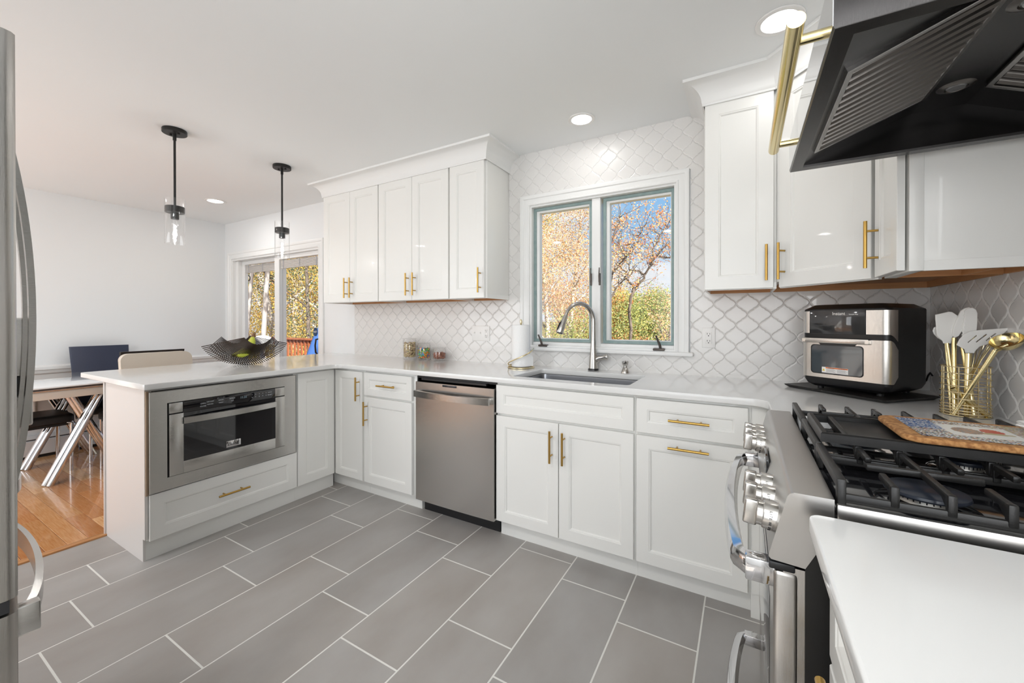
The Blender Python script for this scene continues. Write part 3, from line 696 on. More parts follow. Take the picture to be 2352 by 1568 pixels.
for y in (-1.115, -1.638): MB().tube([(bx + .010, y, bz), (hx0, y, bz)], .0095, 20).build('handle_post', gold, r)

# ------------------------------------------------------------------ gas range
RY0, RY1 = -1.712, -.950
r = thing('gas_range', 'stainless steel slide-in gas range with black cast iron grates', 'range', (-.34, -1.331, 0))
MB().box(-.636, -.02, RY0 + .002, RY1 - .002, .03, .925).box(-.56, -.05, RY0 + .02, RY1 - .02, 0, .03).build('range_body', blkm, r)
cpf = [(-.596, .951), (-.652, .951), (-.6585, .948), (-.6625, .942), (-.689, .836), (-.690, .828), (-.686, .824), (-.636, .821), (-.596, .90)]
cp = MB().prism(cpf, RY0, RY1, 'y').build('control_panel', rsteel, r)
def knob(c, txt):
    ax = Vector((-.995, 0, .10)); z = Vector((.10, 0, .995)); o = Vector(c)
    Mk = Matrix(((0, z.x, ax.x, o.x), (-1, 0, 0, o.y), (0, z.z, ax.z, o.z), (0, 0, 0, 1)))
    k = MB(); k.lathe([(.0275, -.012), (.0275, .002), (.0265, .003), (.0258, .024), (.0245, .0265), (.0225, .027), (.0222, .036), (.0212, .037), (0, .037)], n=40, M=Mk)
    ko = k.build('control_knob', nickel, cp)
    g_ = MB().box(-.0105, .0105, -.0245, .0245, .034, .058, .004, 3, None, Mk); g_.build('knob_grip', nickel, ko)
    tx = MB()
    for i, ch in enumerate('LITE HI 9 8 6'):
        if ch == ' ': continue
        a = .60 - i * .155
        MM = Mk @ Matrix.Translation((.0266 * cos(a), .0266 * sin(a), .0145)) @ Matrix.Rotation(a + pi / 2, 4, 'Z') @ Matrix.Rotation(pi / 2, 4, 'X') @ Matrix.Rotation(pi, 4, 'Z')
        cu = D.curves.new('t', 'FONT'); cu.body = ch; cu.size = .0062; cu.extrude = .0005; cu.align_x = 'CENTER'; cu.align_y = 'CENTER'; me = eval_curve(cu, 'c')
        tx.add([tuple(v.co) for v in me.vertices], [tuple(f.vertices) for f in me.polygons], M=MM)
    tx.build('lettering', blk, ko)
for y in (-1.660, -1.572, -1.497, -1.142, -1.060, -.998): knob((-.672, y, .880), ('LITE', 'HI', '9', '8', '6'))
MB().box(-.6815, -.674, -1.38, -1.25, .855, .905, .002).build('control_display', blkg, cp)
MB().box(-.594, -.035, RY0 + .012, RY1 - .012, .905, .931, .004).build('cooktop', mat('cooktop_enamel', (.012, .012, .014), .10, coat=.7), r)
MB().box(-.593, -.012, RY0, RY0 + .011, .905, .944, .004).build('side_trim', rsteel, r); MB().box(-.593, -.012, RY1 - .011, RY1, .905, .944, .004).build('side_trim', rsteel, r)
MB().box(-.06, -.012, RY0 + .012, RY1 - .012, .93, .962, .006).build('rear_vent', steel, r)
dr = MB().box(-.683, -.645, RY0 + .001, RY1 - .001, .285, .806, .008, 3).box(-.668, -.636, RY0 + .004, RY1 - .004, .285, .815).build('oven_door', steelv, r)
MB().box(-.6845, -.680, RY0 + .10, RY1 - .10, .38, .70, .003).build('oven_window', blkg, dr)
MB().box(-.690, -.650, RY0 + .001, RY1 - .001, .806, .820, .003).build('panel_gasket', blk, r)
bw = MB().box(-.681, -.645, RY0 + .001, RY1 - .001, .065, .275, .008, 3).build('storage_drawer', steelv, r)
def bow(par, z, xb, xo, y0, y1, h):
    ys = [y0 + (y1 - y0) * k / 20 for k in range(21)]
    m_ = MB(); m_.rings([[(xb + (xo - xb) * (1 - ((k - 10) / 10) ** 2) ** .8 * .55 + (xo - xb) * .45 * (0 if k in (0, 20) else 1) + dx, y, z + dz) for dx, dz in ((.014, -h * .5), (-.002, -h * .42), (-.007, -h * .2), (-.007, h * .2), (-.002, h * .42), (.014, h * .5), (.022, 0))] for k, y in enumerate(ys)])
    o = m_.build('door_handle', chrome, par, angle=50)
    for y in (y0, y1): s_ = 1 if y == y0 else -1; MB().box(xb - .012, -.680, y - .002, y + s_ * .030, z - h * .5, z + h * .5, .003).build('handle_bracket', chrome, par)
bow(dr, .785, -.715, -.766, -1.690, -.975, .044); bow(bw, .205, -.715, -.765, -1.55, -1.02, .034)
# burners
def burner(x, y, R):
    MB().lathe([(R * 1.25, .9305), (R * 1.12, .935), (R * .7, .937), (0, .937)], (x, y, 0), 36).build('burner_bowl', MATS['cooktop_enamel'], r)
    b_ = MB().lathe([(R * .70, .936), (R * .66, .940), (R * .66, .950), (0, .950)], (x, y, 0), 36).build('burner_base', mat('burner_alu', (.62, .60, .56), .35, .9), r)
    sl = MB()
    for k in range(28):
        a = 2 * pi * k / 28; sl.box(R * .655, R * .668, -.0009, .0009, .9415, .9495, 0, 2, None, Matrix.Translation((x, y, 0)) @ Matrix.Rotation(a, 4, 'Z'))
    sl.build('burner_port', blk, b_)
    MB().lathe([(0, .9505), (R * .98, .9505), (R, .953), (R * .98, .957), (R * .9, .9585), (0, .9585)], (x, y, 0), 40).build('burner_cap', mat('burner_cap_enamel', (.022, .027, .04), .28), r)
for x, y, R in ((-.452, -1.597, .056), (-.19, -1.59, .042), (-.452, -1.075, .048), (-.19, -1.075, .042), (-.32, -1.335, .045)): burner(x, y, R)
# grates
def grate(y0, y1, kind):
    m_ = MB(); zt, zl = .985, .951; x0, x1 = -.592, -.075; t = .0105; bv = .003
    yn, yf = y0 + .002, y1 - .002
    for x in (x0, x1):      # side rails with legs
        m_.box(x, x + .014, yn, yf, zt - .017, zt, bv)
        for y in (yn, yf - .016): m_.box(x + .0006, x + .0134, y - .0006, y + .0166, .932, zt - .004, bv)
    m_.box(x0 + .004, x1 + .010, yn + .001, yn + .0095, zl - .006, zl + .010, bv).box(x0 + .004, x1 + .010, yf - .0095, yf - .001, zl - .006, zl + .010, bv)
    xs = [-.517, -.451, -.388, -.32, -.252, -.19, -.128]
    ym = (y0 + y1) / 2
    for i, x in enumerate(xs):
        lg = i in (1, 5); ln = .074
        for (ye, s_) in ((yn, 1), (yf, -1)):
            e_ = ym if lg else ye + s_ * ln
            m_.box(x - t / 2 - .0006, x + t / 2 + .0006, ye - s_ * .0008, ye + s_ * .012, zl, zt + .0004, bv)
            m_.box(x - t / 2, x + t / 2, ye, e_, zt - .012, zt, bv)
            m_.add([(x - t * .4, ye + s_ * .004, zt - .03), (x - t * .4, ye + s_ * .034, zt - .009), (x - t * .4, ye + s_ * .004, zt - .009), (x + t * .4, ye + s_ * .004, zt - .03), (x + t * .4, ye + s_ * .034, zt - .009), (x + t * .4, ye + s_ * .004, zt - .009)], [(0, 1, 2), (3, 5, 4), (0, 3, 4, 1), (1, 4, 5, 2), (2, 5, 3, 0)])
    m_.box(-.530, -.375, ym - t / 2, ym + t / 2, zt - .012, zt, bv).box(-.268, -.115, ym - t / 2, ym + t / 2, zt - .012, zt, bv)
    o = m_.build('burner_grate', iron, None, org=((x0 + x1) / 2, ym, .932)); o.location = ((x0 + x1) / 2, ym, .932); return o
tag(grate(-1.705, -1.462, 0), 'black cast iron burner grate nearest the camera, uncovered', 'grate')
tag(grate(-1.206, -.957, 0), 'black cast iron burner grate at the far side of the range, by the utensil holder', 'grate')
tag(grate(-1.460, -1.208, 0), 'black cast iron middle grate hidden under the griddle', 'grate')
gq = MB(); gz = .987; gx0, gx1, gy0, gy1 = -.582, -.09, -1.462, -1.240
gq.box(gx0 + .05, gx1, gy0 + .01, gy1 - .01, gz, gz + .010, .003)
tmp = MB().frame(gx0, gx1, gy0, gy1, (.014, .012, .012, .012), 0, .021, c=.003)
gq.add([(x, z, gz + .021 - y) for x, y, z in tmp.v], tmp.f); gq.box(gx0 + .040, gx0 + .052, gy0 + .011, gy1 - .011, gz + .001, gz + .019, .003)
o = gq.build('griddle', iron, None, org=(-.33, -1.35, gz)); o.location = (-.33, -1.35, gz); tag(o, 'black cast iron griddle lying across the middle of the range, under the cork trivet', 'griddle')
# cork trivet with a mosaic tile
tz = gz + .0215
r = thing('cork_trivet', 'cork bordered trivet with a colourful mosaic tile, on the griddle', 'trivet', (-.305, -1.36, tz))
slab([rrect(-.445, -.165, -1.470, -1.242, .035, 6)], tz, tz + .012, .004).build('cork_base', cork, r)
mz = MB(); R2 = random.Random(3); pc = [(.35, .40, .46), (.05, .08, .18), (.50, .48, .42), (.45, .16, .08), (.14, .20, .12), (.24, .12, .18), (.50, .36, .16), (.12, .20, .28), (.66, .64, .60), (.05, .05, .06)]
xx0, xx1, yy0, yy1 = -.415, -.190, -1.447, -1.265; nx, ny = 84, 68
for i in range(nx):
    for k in range(ny):
        u_, v_ = (i + .5) / nx, (k + .5) / ny
        cen = .26 < u_ < .74 and .2 < v_ < .8
        c = (.80, .79, .76) if cen else R2.choice(pc if R2.random() < .75 else [(.78, .76, .72)])
        if cen:
            d1 = ((u_ - .42) / .1) ** 2 + ((v_ - .5) / .16) ** 2; d2 = ((u_ - .60) / .075) ** 2 + ((v_ - .56) / .13) ** 2; d3 = ((u_ - .52) / .2) ** 2 + ((v_ - .44) / .05) ** 2
            if d1 < 1: c = (.38, .22, .15) if R2.random() < .7 else (.2, .2, .2)
            if d2 < 1: c = (.52, .06, .04)
            if d3 < 1 and d1 > 1: c = (.45, .38, .22)
        if not cen and u_ < .26 and v_ > .45: c = R2.choice([(.07, .12, .28), (.12, .2, .4), (.7, .7, .7), (.3, .35, .45)])
        if not cen and u_ > .74: c = R2.choice([(.38, .22, .26), (.5, .42, .2), (.3, .36, .3), (.6, .55, .5), (.45, .35, .25)])
        a0, b0 = xx0 + (xx1 - xx0) * i / nx, yy0 + (yy1 - yy0) * k / ny; a1, b1 = a0 + (xx1 - xx0) / nx * 1.0, b0 + (yy1 - yy0) / ny * 1.0
        z_ = tz + .0128; mz.add([(a0, b0, z_), (a1, b0, z_), (a1, b1, z_), (a0, b1, z_)], [(0, 1, 2, 3)], c)
mz.build('mosaic_tile', mat('mosaic_glaze', (1, 1, 1), .25, attr=True), r)
# white ceramic piece at the frame edge
r = thing('spoon_rest', 'white ceramic spoon rest with ruffled rim on the trivet, cut by the frame edge', 'spoon rest', (-.165, -1.315, tz + .012))
cer = mat('white_ceramic', (.80, .79, .77), .12, coat=.6)
m_ = MB(); rr_ = []
for R_, z_, am in ((.0, .002, 0), (.03, .002, 0), (.05, .006, .001), (.062, .013, .003), (.066, .016, .004), (.064, .018, .004), (.045, .010, .001), (.02, .006, 0), (.0, .006, 0)):
    rr_.append([(-.165 + (R_ + am * cos(8 * a)) * cos(a), -1.315 + (R_ + am * cos(8 * a)) * sin(a), tz + .011 + z_) for a in [2 * pi * k / 64 for k in range(64)]])
m_.rings(rr_); m_.lathe([(.012, .0), (.011, .012), (.016, .022), (.020, .032), (.015, .044), (0, .048)], (-.150, -1.30, tz + .018), 24); m_.build('ceramic_body', cer, r, angle=60)

# ------------------------------------------------------------------ near counter and cabinet
r = tag(slab([[(-.636, -3.14), (-.636, -1.762)] + arc(-.618, -1.760, .018, pi, pi / 2) + [(XR - .006, -1.742), (XR - .006, -3.14)]], CT - .030, CT, .004).build('countertop', quartz, None, org=(-.3, -2.4, CT)), 'white quartz worktop in the bottom right corner, nearest the camera', 'countertop'); r.location = (-.3, -2.4, CT)
r = thing('base_cabinet', 'white base cabinet with drawer under the worktop nearest the camera', 'cabinet', (-.3, -2.2, 0))
MB().box(-.590, -.004, -3.13, -1.750, ZB, CB - .002, .001).box(-.53, -.05, -3.13, -1.75, 0, ZB).build('cabinet_body', cabp, r)
d = door(MB(), (-.592, -1.772, ZM2), (0, -1, 0), (-1, 0, 0), .52, ZT - ZM2, .045).build('cabinet_drawer', cabp, r); pull(d, (-.611, -2.03, .803), (0, 1, 0), (-1, 0, 0))
d = door(MB(), (-.592, -1.772, ZB), (0, -1, 0), (-1, 0, 0), .52, ZM - ZB, .058).build('cabinet_door', cabp, r); pull(d, (-.611, -1.83, .60), UZ, (-1, 0, 0))

# ------------------------------------------------------------------ refrigerator (turned four degrees)
FC = Vector((-1.850, -2.394)); fx = Vector((-cos(math.radians(4)), sin(math.radians(4)))); fy = Vector((sin(math.radians(4)), cos(math.radians(4))))
def FM(a, b, z): p = FC + fx * a + fy * b; return (p.x, p.y, z)
r = thing('refrigerator', 'stainless steel french door refrigerator at the left frame edge', 'refrigerator', (FC.x - .45, FC.y - .38, 0))
MB().box(.006, .904, -.76, -.075, .02, 1.755, .004).map(FM).build('refrigerator_case', mat('case_grey', (.16, .16, .165), .4, .5), r)
def fdoor(a0, a1, z0, z1, nm):
    prof = [(a0, -.068), (a0, -.014), (a0 + .003, -.005), (a0 + .010, .0)]
    for k in range(1, 10):
        a = a0 + .01 + (a1 - a0 - .02) * k / 10; prof.append((a, .018 * (1 - ((a - .455) / .455) ** 2)))
    prof += [(a1 - .010, .0 if a1 > .8 else .018), (a1 - .003, -.004 if a1 > .8 else .015), (a1, -.014), (a1, -.068)]
    if a0 > .1: prof[1:4] = [(a0, .005), (a0 + .003, .015), (a0 + .010, .018)]
    return MB().prism(prof, z0, z1, 'z').map(FM).build(nm, steelv, r, angle=50)
d1 = fdoor(.0, .452, .762, 1.765, 'refrigerator_door'); d2 = fdoor(.458, .910, .762, 1.765, 'refrigerator_door'); d3 = fdoor(.0, .910, .08, .735, 'freezer_drawer')
MB().box(.004, .906, -.070, -.010, .738, .760).box(.004, .9, -.09, -.06, .02, 1.75).map(FM).build('door_gasket', blk, r)
MB().box(.01, .09, -.12, -.02, 1.766, 1.79, .006).map(FM).build('hinge_cover', blk, r); MB().box(.82, .90, -.12, -.02, 1.766, 1.79, .006).map(FM).build('hinge_cover', blk, r)
def vbow(par, a):
    zs = [.80 + .92 * k / 24 for k in range(25)]
    MB().rings([[(a + da, .010 + (.044) * (1 - ((k - 12) / 12) ** 2) ** .9 + db, z) for da, db in ((-.011, 0), (-.009, .012), (.009, .012), (.011, 0))] for k, z in enumerate(zs)]).map(FM).build('door_handle', steel, par, angle=45)
vbow(d1, .405); vbow(d2, .505)
ks = [.115 + .68 * k / 24 for k in range(25)]
MB().rings([[(a, .012 + .048 * (1 - ((k - 12) / 12) ** 2) ** .75 + db, .665 + dz) for dz, db in ((-.024, 0), (-.020, .012), (.020, .012), (.024, 0))] for k, a in enumerate(ks)]).box(.105, .130, -.002, .038, .636, .694, .003).box(.78, .805, -.002, .036, .641, .689, .003).map(FM).build('drawer_handle', steel, d3, angle=45)
MB().rings([[(a, .016 + .040 * (1 - ((k - 6) / 6) ** 2) ** .75 + db, .80 + dz) for dz, db in ((-.02, 0), (-.017, .012), (.017, .012), (.02, 0))] for k, a in enumerate([.56 + .26 * k / 12 for k in range(13)])]).map(FM).build('drawer_handle', steel, d2, angle=45)
MB().box(.62, .80, .0, .086, 1.10, 1.262, .006).map(FM).build('dispenser_hood', steel, d2); MB().box(.63, .79, .0, .082, 1.05, 1.10, .004).map(FM).build('dispenser_spout', blk, d2); MB().box(.62, .80, .0, .084, .96, 1.045, .006).map(FM).build('dispenser_tray', steel, d2)

# ------------------------------------------------------------------ pendant and recessed lights
def pendant(x, y, label):
    r = thing('pendant_light', label, 'pendant light', (x, y, ZC))
    MB().lathe([(0, ZC - .0005), (.0625, ZC - .0005), (.0635, ZC - .003), (.0635, ZC - .022), (.0615, ZC - .024), (0, ZC - .024)], (x, y, 0), 40).build('canopy', blkm, r)
    for s_ in (-1, 1): MB().lathe([(.007, ZC - .024), (.007, ZC - .032), (0, ZC - .032)], (x + .028 * s_, y + .01 * s_, 0), 12).build('canopy_screw', blkm, r)
    MB().tube([(x, y, ZC - .024), (x, y, ZC - .065)], .0095, 16).tube([(x, y, ZC - .06), (x, y, 1.965)], .0065, 14).build('rod', blkm, r)
    MB().lathe([(0, 1.969), (.048, 1.969), (.050, 1.967), (.050, 1.932), (.048, 1.930), (.0, 1.930)], (x, y, 0), 40).build('shade_ring', blkm, r)
    so = MB().lathe([(.021, 1.930), (.021, 1.893), (.019, 1.890), (0, 1.890)], (x, y, 0), 24).build('lamp_socket', blkm, r)
    MB().rings([[(x + R_ * cos(a), y + R_ * sin(a), z) for a in [2 * pi * k / 40 for k in range(40)]] for R_, z in ((.0510, 2.018), (.0510, 1.736), (.0490, 1.736), (.0490, 2.018), (.0510, 2.018))], False, False).build('glass_shade', glass, r)
    MB().lathe([(0, 1.728), (.008, 1.730), (.0145, 1.738), (.016, 1.75), (.016, 1.862), (.012, 1.882), (.011, 1.892)], (x, y, 0), 20).build('bulb', glass, so)
    MB().tube([(x + .0055 * cos(t * 2.2), y + .0055 * sin(t * 2.2), 1.755 + .0075 * t) for t in range(14)], .0048, 8).build('filament', mat('filament_glow', (1, 1, 1), .3, emit=(1, .97, .93), es=14), so)
    lamp('pendant_glow', 'POINT', (x, y, 1.81), (0, 0, 0), 2.2, (1, .96, .91), shadow_soft_size=.012)
pendant(-3.834, -1.436, 'black rod pendant light with clear glass cylinder, left of the two')
pendant(-3.834, -.757, 'black rod pendant light with clear glass cylinder, nearer the sliding door')
def can(x, y, R, label, p):
    r = thing('recessed_light', label, 'ceiling light', (x, y, ZC))
    MB().lathe([(R, ZC - .0005), (R, ZC - .004), (R * .97, ZC - .006), (R * .76, ZC - .005), (R * .74, ZC - .0015), (R * .74, ZC - .0005)], (x, y, 0), 40).build('trim_ring', white, r)
    MB().lathe([(0, ZC - .003), (R * .74, ZC - .003), (R * .74, ZC - .001), (0, ZC - .001)], (x, y, 0), 40).build('lens', ledm, r)
    lamp('can_glow', 'AREA', (x, y, ZC - .012), (0, 0, 0), p * .30, (1, .985, .965), shape='DISK', size=R * 1.5)
can(-5.32, -.56, .088, 'lit recessed ceiling light over the dining room, by the sliding door', 14)
can(-1.570, -.29, .078, 'lit recessed ceiling light above the kitchen window', 3.5)
can(-.610, -.645, .085, 'lit recessed ceiling light beside the range hood handle', 4)
can(-1.6, -2.95, .085, 'lit recessed ceiling light behind the camera', 46)  # this and the next three: unseen ceiling lamps added to brighten the room
can(-.62, -2.75, .085, 'lit recessed ceiling light behind the camera, near the range wall', 2)
can(-3.2, -2.95, .085, 'lit recessed ceiling light behind the camera, beyond the refrigerator', 24)
can(-5.2, -2.9, .085, 'lit recessed ceiling light over the far end of the dining room', 20)

# ------------------------------------------------------------------ faucet, soap dispenser, outlets
r = thing('kitchen_faucet', 'brushed nickel gooseneck pull-down faucet behind the sink', 'faucet', (-1.573, -.06, CT))
fxp, fyp = -1.573, -.06
MB().lathe([(.034, CT), (.034, CT + .006), (.031, CT + .013), (0, CT + .013)], (fxp, fyp, 0), 32).build('faucet_base', blk, r)
MB().lathe([(.0295, CT + .012), (.0285, CT + .03), (.0260, CT + .07), (.0215, CT + .12), (.0180, CT + .165), (.0168, 1.127), (.0, 1.127)], (fxp, fyp, 0), 32).build('faucet_body', nickel, r)
ud = Vector((-.147, -.21)).normalized(); rad = .108
pts = [(fxp, fyp, 1.125), (fxp, fyp, 1.18), (fxp, fyp, 1.235)]
for k in range(1, 19):
    a = pi * k / 18 * .89; q = rad - rad * cos(a); pts.append((fxp + ud.x * q, fyp + ud.y * q, 1.247 + (rad + .006) * sin(a)))
n_ = len(pts); e1 = Vector(pts[-1]); t1 = (e1 - Vector(pts[-2])).normalized()
MB().tube(pts, [.0165] * 3 + [.0163 - .0004 * k for k in range(n_ - 3)][:n_ - 3], 24).build('spout', nickel, r, angle=60)
hdp = [e1, e1 + t1 * .030, e1 + t1 * .075, e1 + t1 * .112, e1 + t1 * .118]
hh = MB().tube(hdp, [.0135, .0165, .0210, .0235, .0210], 24).build('spray_head', nickel, r, angle=60)
sd = Vector((ud.x, ud.y, 0)); bt = e1 + t1 * .07 + sd * .018
MB().tube([e1 + t1 * .04 + sd * .014, e1 + t1 * .055 + sd * .020, e1 + t1 * .098 + sd * .022], [.006, .008, .007], 10).tube([e1 + t1 * .116, e1 + t1 * .121], [.0185, .0175], 20).build('spray_button', blk, hh)
MB().tube([(fxp + .012, fyp, 1.000), (fxp + .040, fyp - .002, 1.014), (fxp + .070, fyp - .004, 1.020), (fxp + .0715, fyp - .004, 1.020)], [.014, .0165, .0175, .0175], 20).tube([(fxp + .01, fyp, .965), (fxp + .020, fyp, .985), (fxp + .035, fyp - .002, 1.005)], [.006, .010, .012], 14).build('valve_arm', nickel, r, angle=60)
MB().tube([(fxp + .071, fyp - .004, 1.020), (fxp + .092, fyp - .006, 1.023), (fxp + .096, fyp - .006, 1.023)], [.0175, .0185, .0165], 10).build('lever_handle', nickel, r)
r = thing('soap_dispenser', 'small brushed nickel dispenser with crown shaped head right of the faucet', 'soap dispenser', (-1.362, -.086, CT))
MB().lathe([(.026, CT), (.025, CT + .004), (.0145, CT + .030), (.0120, CT + .032), (.0120, CT + .046), (0, CT + .046)], (-1.362, -.086, 0), 28).build('dispenser_base', nickel, r)
cw = MB(); rg = []
for R_, z_, am in ((.0115, .044, 0), (.0165, .050, 0), (.0195, .066, 1), (.0150, .064, 1), (.004, .070, 0), (0, .078, 0)):
    rg.append([(-1.362 + R_ * cos(a), -.086 + R_ * sin(a), CT + z_ + (am * .006 * cos(5 * a))) for a in [2 * pi * k / 40 for k in range(40)]])
cw.rings(rg).build('pump_head', nickel, r, angle=50)
def outlet(x0, x1, z0, z1, label, gangs):
    r = thing('wall_plate', label, 'outlet', ((x0 + x1) / 2, -.012, z0))
    MB().box(x0, x1, -.0165, -.006, z0, z1, .003).build('plate', white, r)
    n = len(gangs); zc = (z0 + z1) / 2
    for i, g_ in enumerate(gangs):
        xc = x0 + (x1 - x0) * (i + .5) / n
        if g_ == 's':
            MB().box(xc - .005, xc + .005, -.018, -.015, zc - .012, zc + .012).build('switch_slot', white, r)
            MB().box(xc - .004, xc + .004, -.027, -.016, zc + .000, zc + .010, .002).build('toggle', white, r)
        else:
            MB().box(xc - .0165, xc + .0165, -.019, -.0155, zc - .034, zc + .034, .002).build('socket_insert', white, r)
            for s_ in (-.020, .020):
                h_ = MB().box(xc - .0075, xc - .0050, -.0195, -.0185, zc + s_ - .001, zc + s_ + .008).box(xc + .0050, xc + .0075, -.0195, -.0185, zc + s_ - .001, zc + s_ + .007).lathe([(0, 0), (.003, 0), (.003, .0008), (0, .0008)], (xc, -.0197, zc + s_ - .008), 10, axis='y'); h_.build('socket_slots', blk, r)
outlet(-.941, -.872, 1.098, 1.212, 'white double power outlet on the tiles right of the window', ['o'])
outlet(-2.566, -2.403, 1.098, 1.212, 'wide white plate with two light switches and an outlet, left of the window', ['s', 's', 'o'])

# ------------------------------------------------------------------ jars
def jar(x, y, R, h, fill, label, items, cname, clabel, ccat):
    r = thing('glass_jar', label, 'jar', (x, y, CT))
    z = CT
    MB().lathe([(0, z + .0005), (R * .93, z + .0005), (R, z + .006), (R, z + h - .012), (R * .90, z + h - .004), (R * .88, z + h), (R * .83, z + h), (R * .85, z + h - .006), (R * .95, z + h - .014), (R * .95, z + .016), (R * .90, z + .012), (0, z + .012)], (x, y, 0), 40).build('jar_body', glass, r)
    MB().lathe([(0, z + h + .001), (R * 1.0, z + h + .001), (R * 1.04, z + h + .004), (R * 1.0, z + h + .008), (R * .3, z + h + .010), (R * .18, z + h + .014), (R * .28, z + h + .022), (R * .30, z + h + .030), (0, z + h + .033)], (x, y, 0), 40).build('jar_lid', glass, r)
    m_ = MB(); R3 = random.Random(int(x * -1000)); k = 0
    sz, asp, cols, nn = items
    bmx = bmesh.new(); bmesh.ops.create_icosphere(bmx, subdivisions=1, radius=1); base = [v.co.copy() for v in bmx.verts]; bf = [[v.index for v in f.verts] for f in bmx.faces]; bmx.free()
    placed = 0
    for it in range(nn):
        a = R3.random() * 2 * pi; rr_ = (R * .95 - sz * 1.05) * (1 if R3.random() < .7 else sqrt(R3.random())); zz = z + .013 + sz * .8 + (fill - .018 - sz) * R3.random()
        Mx = Matrix.Translation((x + rr_ * cos(a), y + rr_ * sin(a), zz)) @ Matrix.Rotation(R3.random() * 6, 4, 'Z') @ Matrix.Rotation(R3.random() * 3, 4, 'X')
        m_.add([(p.x * sz, p.y * sz * asp[0], p.z * sz * asp[1]) for p in base], bf, R3.choice(cols), Mx)
    o = m_.build(cname, mat(cname + '_mix', (1, 1, 1), .3 if 'cand' in cname else .6, attr=True), None, org=(x, y, z + .013), angle=70); o.location = (x, y, z + .013); tag(o, clabel, ccat, None, 'stuff')
jar(-3.148, -.090, .054, .165, .145, 'tallest of the three lidded glass jars, full of pistachios', (.0095, (.72, .68), [(.55, .42, .24), (.62, .50, .32), (.48, .36, .20), (.60, .52, .26), (.35, .24, .13)], 520), 'pistachios', 'pistachio nuts filling the tallest glass jar', 'nuts')
jar(-2.994, -.088, .0525, .133, .100, 'middle glass jar with lid, holding bright candies', (.0085, (1, .62), [(.05, .25, .62), (.75, .13, .03), (.80, .55, .03), (.08, .40, .06), (.04, .28, .60), (.12, .06, .03), (.78, .28, .03), (.10, .45, .10)], 460), 'candies', 'multicoloured round candies in the middle glass jar', 'candy')
jar(-2.832, -.085, .052, .100, .072, 'shortest glass jar with lid, holding almonds', (.0105, (.58, .42), [(.30, .11, .06), (.24, .08, .04), (.36, .15, .08), (.20, .07, .04)], 430), 'almonds', 'brown almonds in the shortest glass jar', 'nuts')

# ------------------------------------------------------------------ paper towels
tx, ty = -2.045, -.17
r = thing('towel_holder', 'champagne wire paper towel holder with a slanting loop', 'towel holder', (tx, ty, CT))
MB().tube([(tx + .088 * cos(a), ty + .088 * sin(a), CT + .005) for a in [2 * pi * k / 48 for k in range(48)]], .0048, 10, closed=True).tube([(tx - .088, ty, CT + .005), (tx + .088, ty, CT + .005)], .004, 8).build('base_ring', goldw, r)
MB().tube([(tx + .0885 * cos(a), ty + .0885 * sin(a), CT + .016 + .112 * max(0, (a + 3.0) / 3.1) ** 1.15) for a in [-3.6 + 3.85 * k / 40 for k in range(41)]], .0042, 10).build('slanting_loop', goldw, r)
MB().tube([(tx, ty, CT + .005), (tx, ty, CT + .300)], .004, 10).tube([(tx, ty, 1.225), (tx, ty, 1.236), (tx, ty, 1.250), (tx, ty, 1.262)], [.005, .008, .009, .004], 14).build('centre_post', goldw, r)
r = thing('paper_towel_roll', 'white paper towel roll on the wire holder beside the window', 'paper towels', (tx, ty, CT + .012))
prf = []
m_ = MB(); th = [2 * pi * k / 60 for k in range(60)]
m_.rings([[(tx + R_ * cos(a), ty + R_ * sin(a), z_) for a in th] for R_, z_ in ((.020, CT + .29), (.062, CT + .291), (.064, CT + .289), (.064, CT + .012), (.020, CT + .012), (.020, CT + .29))], False, False).build('roll', paper, r)
fl_ = MB(); fp = [(.064, -1.3), (.0655, -.9), (.067, -.5), (.072, -.15), (.080, .05), (.0865, .12)]
fl_.rings([[(tx + R_ * cos(a), ty + R_ * sin(a), CT + .016), (tx + (R_ + .001) * cos(a), ty + (R_ + .001) * sin(a), CT + .016), (tx + (R_ + .001) * cos(a), ty + (R_ + .001) * sin(a), CT + .135 - i * .012), (tx + R_ * cos(a), ty + R_ * sin(a), CT + .135 - i * .012)] for i, (R_, a) in enumerate(fp)]).build('loose_sheet', paper, r, angle=60)

# ------------------------------------------------------------------ countertop air fryer oven on a black mat
r = thing('counter_mat', 'thin black rectangular board under the countertop oven', 'board', (-.300, -.255, CT), -math.radians(45.5), local=True)
MB().rings([[(a, b, z_) for a, b in rrect(-.215 - e_, .215 + e_, -.158 - e_, .158 + e_, .012)] for e_, z_ in ((-.012, .001), (.0, .010), (.001, .014), (-.004, .0145), (-.010, .0125))]).build('board_body', mat('black_board', (.018, .016, .015), .38), r)
ow, od, oz0, oz1 = .325, .300, .034, .372
th_ = -.635
FLp = Vector((-.498, -.288)); uu = Vector((cos(th_), sin(th_))); bb = Vector((-sin(th_), cos(th_)))
oc = FLp + uu * ow / 2 + bb * od / 2
r = thing('countertop_oven', 'black and stainless countertop air fryer oven in the corner', 'air fryer oven', (oc.x, oc.y, CT + .0145), th_, local=True)
def oz(z): return z - .0145
rr4 = lambda e_, r_: rrect(-ow / 2 + e_, ow / 2 - e_, -od / 2 + e_, od / 2 - e_, r_, 6)
MB().rings([[(a, b, z_) for a, b in rr4(e_, r_)] for e_, r_, z_ in ((.028, .02, .012), (.010, .025, .024), (.001, .026, .045), (.0, .026, .30), (.0, .026, .352), (.002, .025, .357), (.030, .02, .376), (.050, .02, .378))]).build('oven_shell', blk, r, angle=28)
for a, b in ((-.11, -.10), (.11, -.10), (-.11, .10), (.11, .10)): MB().lathe([(.012, 0), (.012, .014), (0, .014)], (a, b, 0), 16).build('rubber_foot', blk, r)
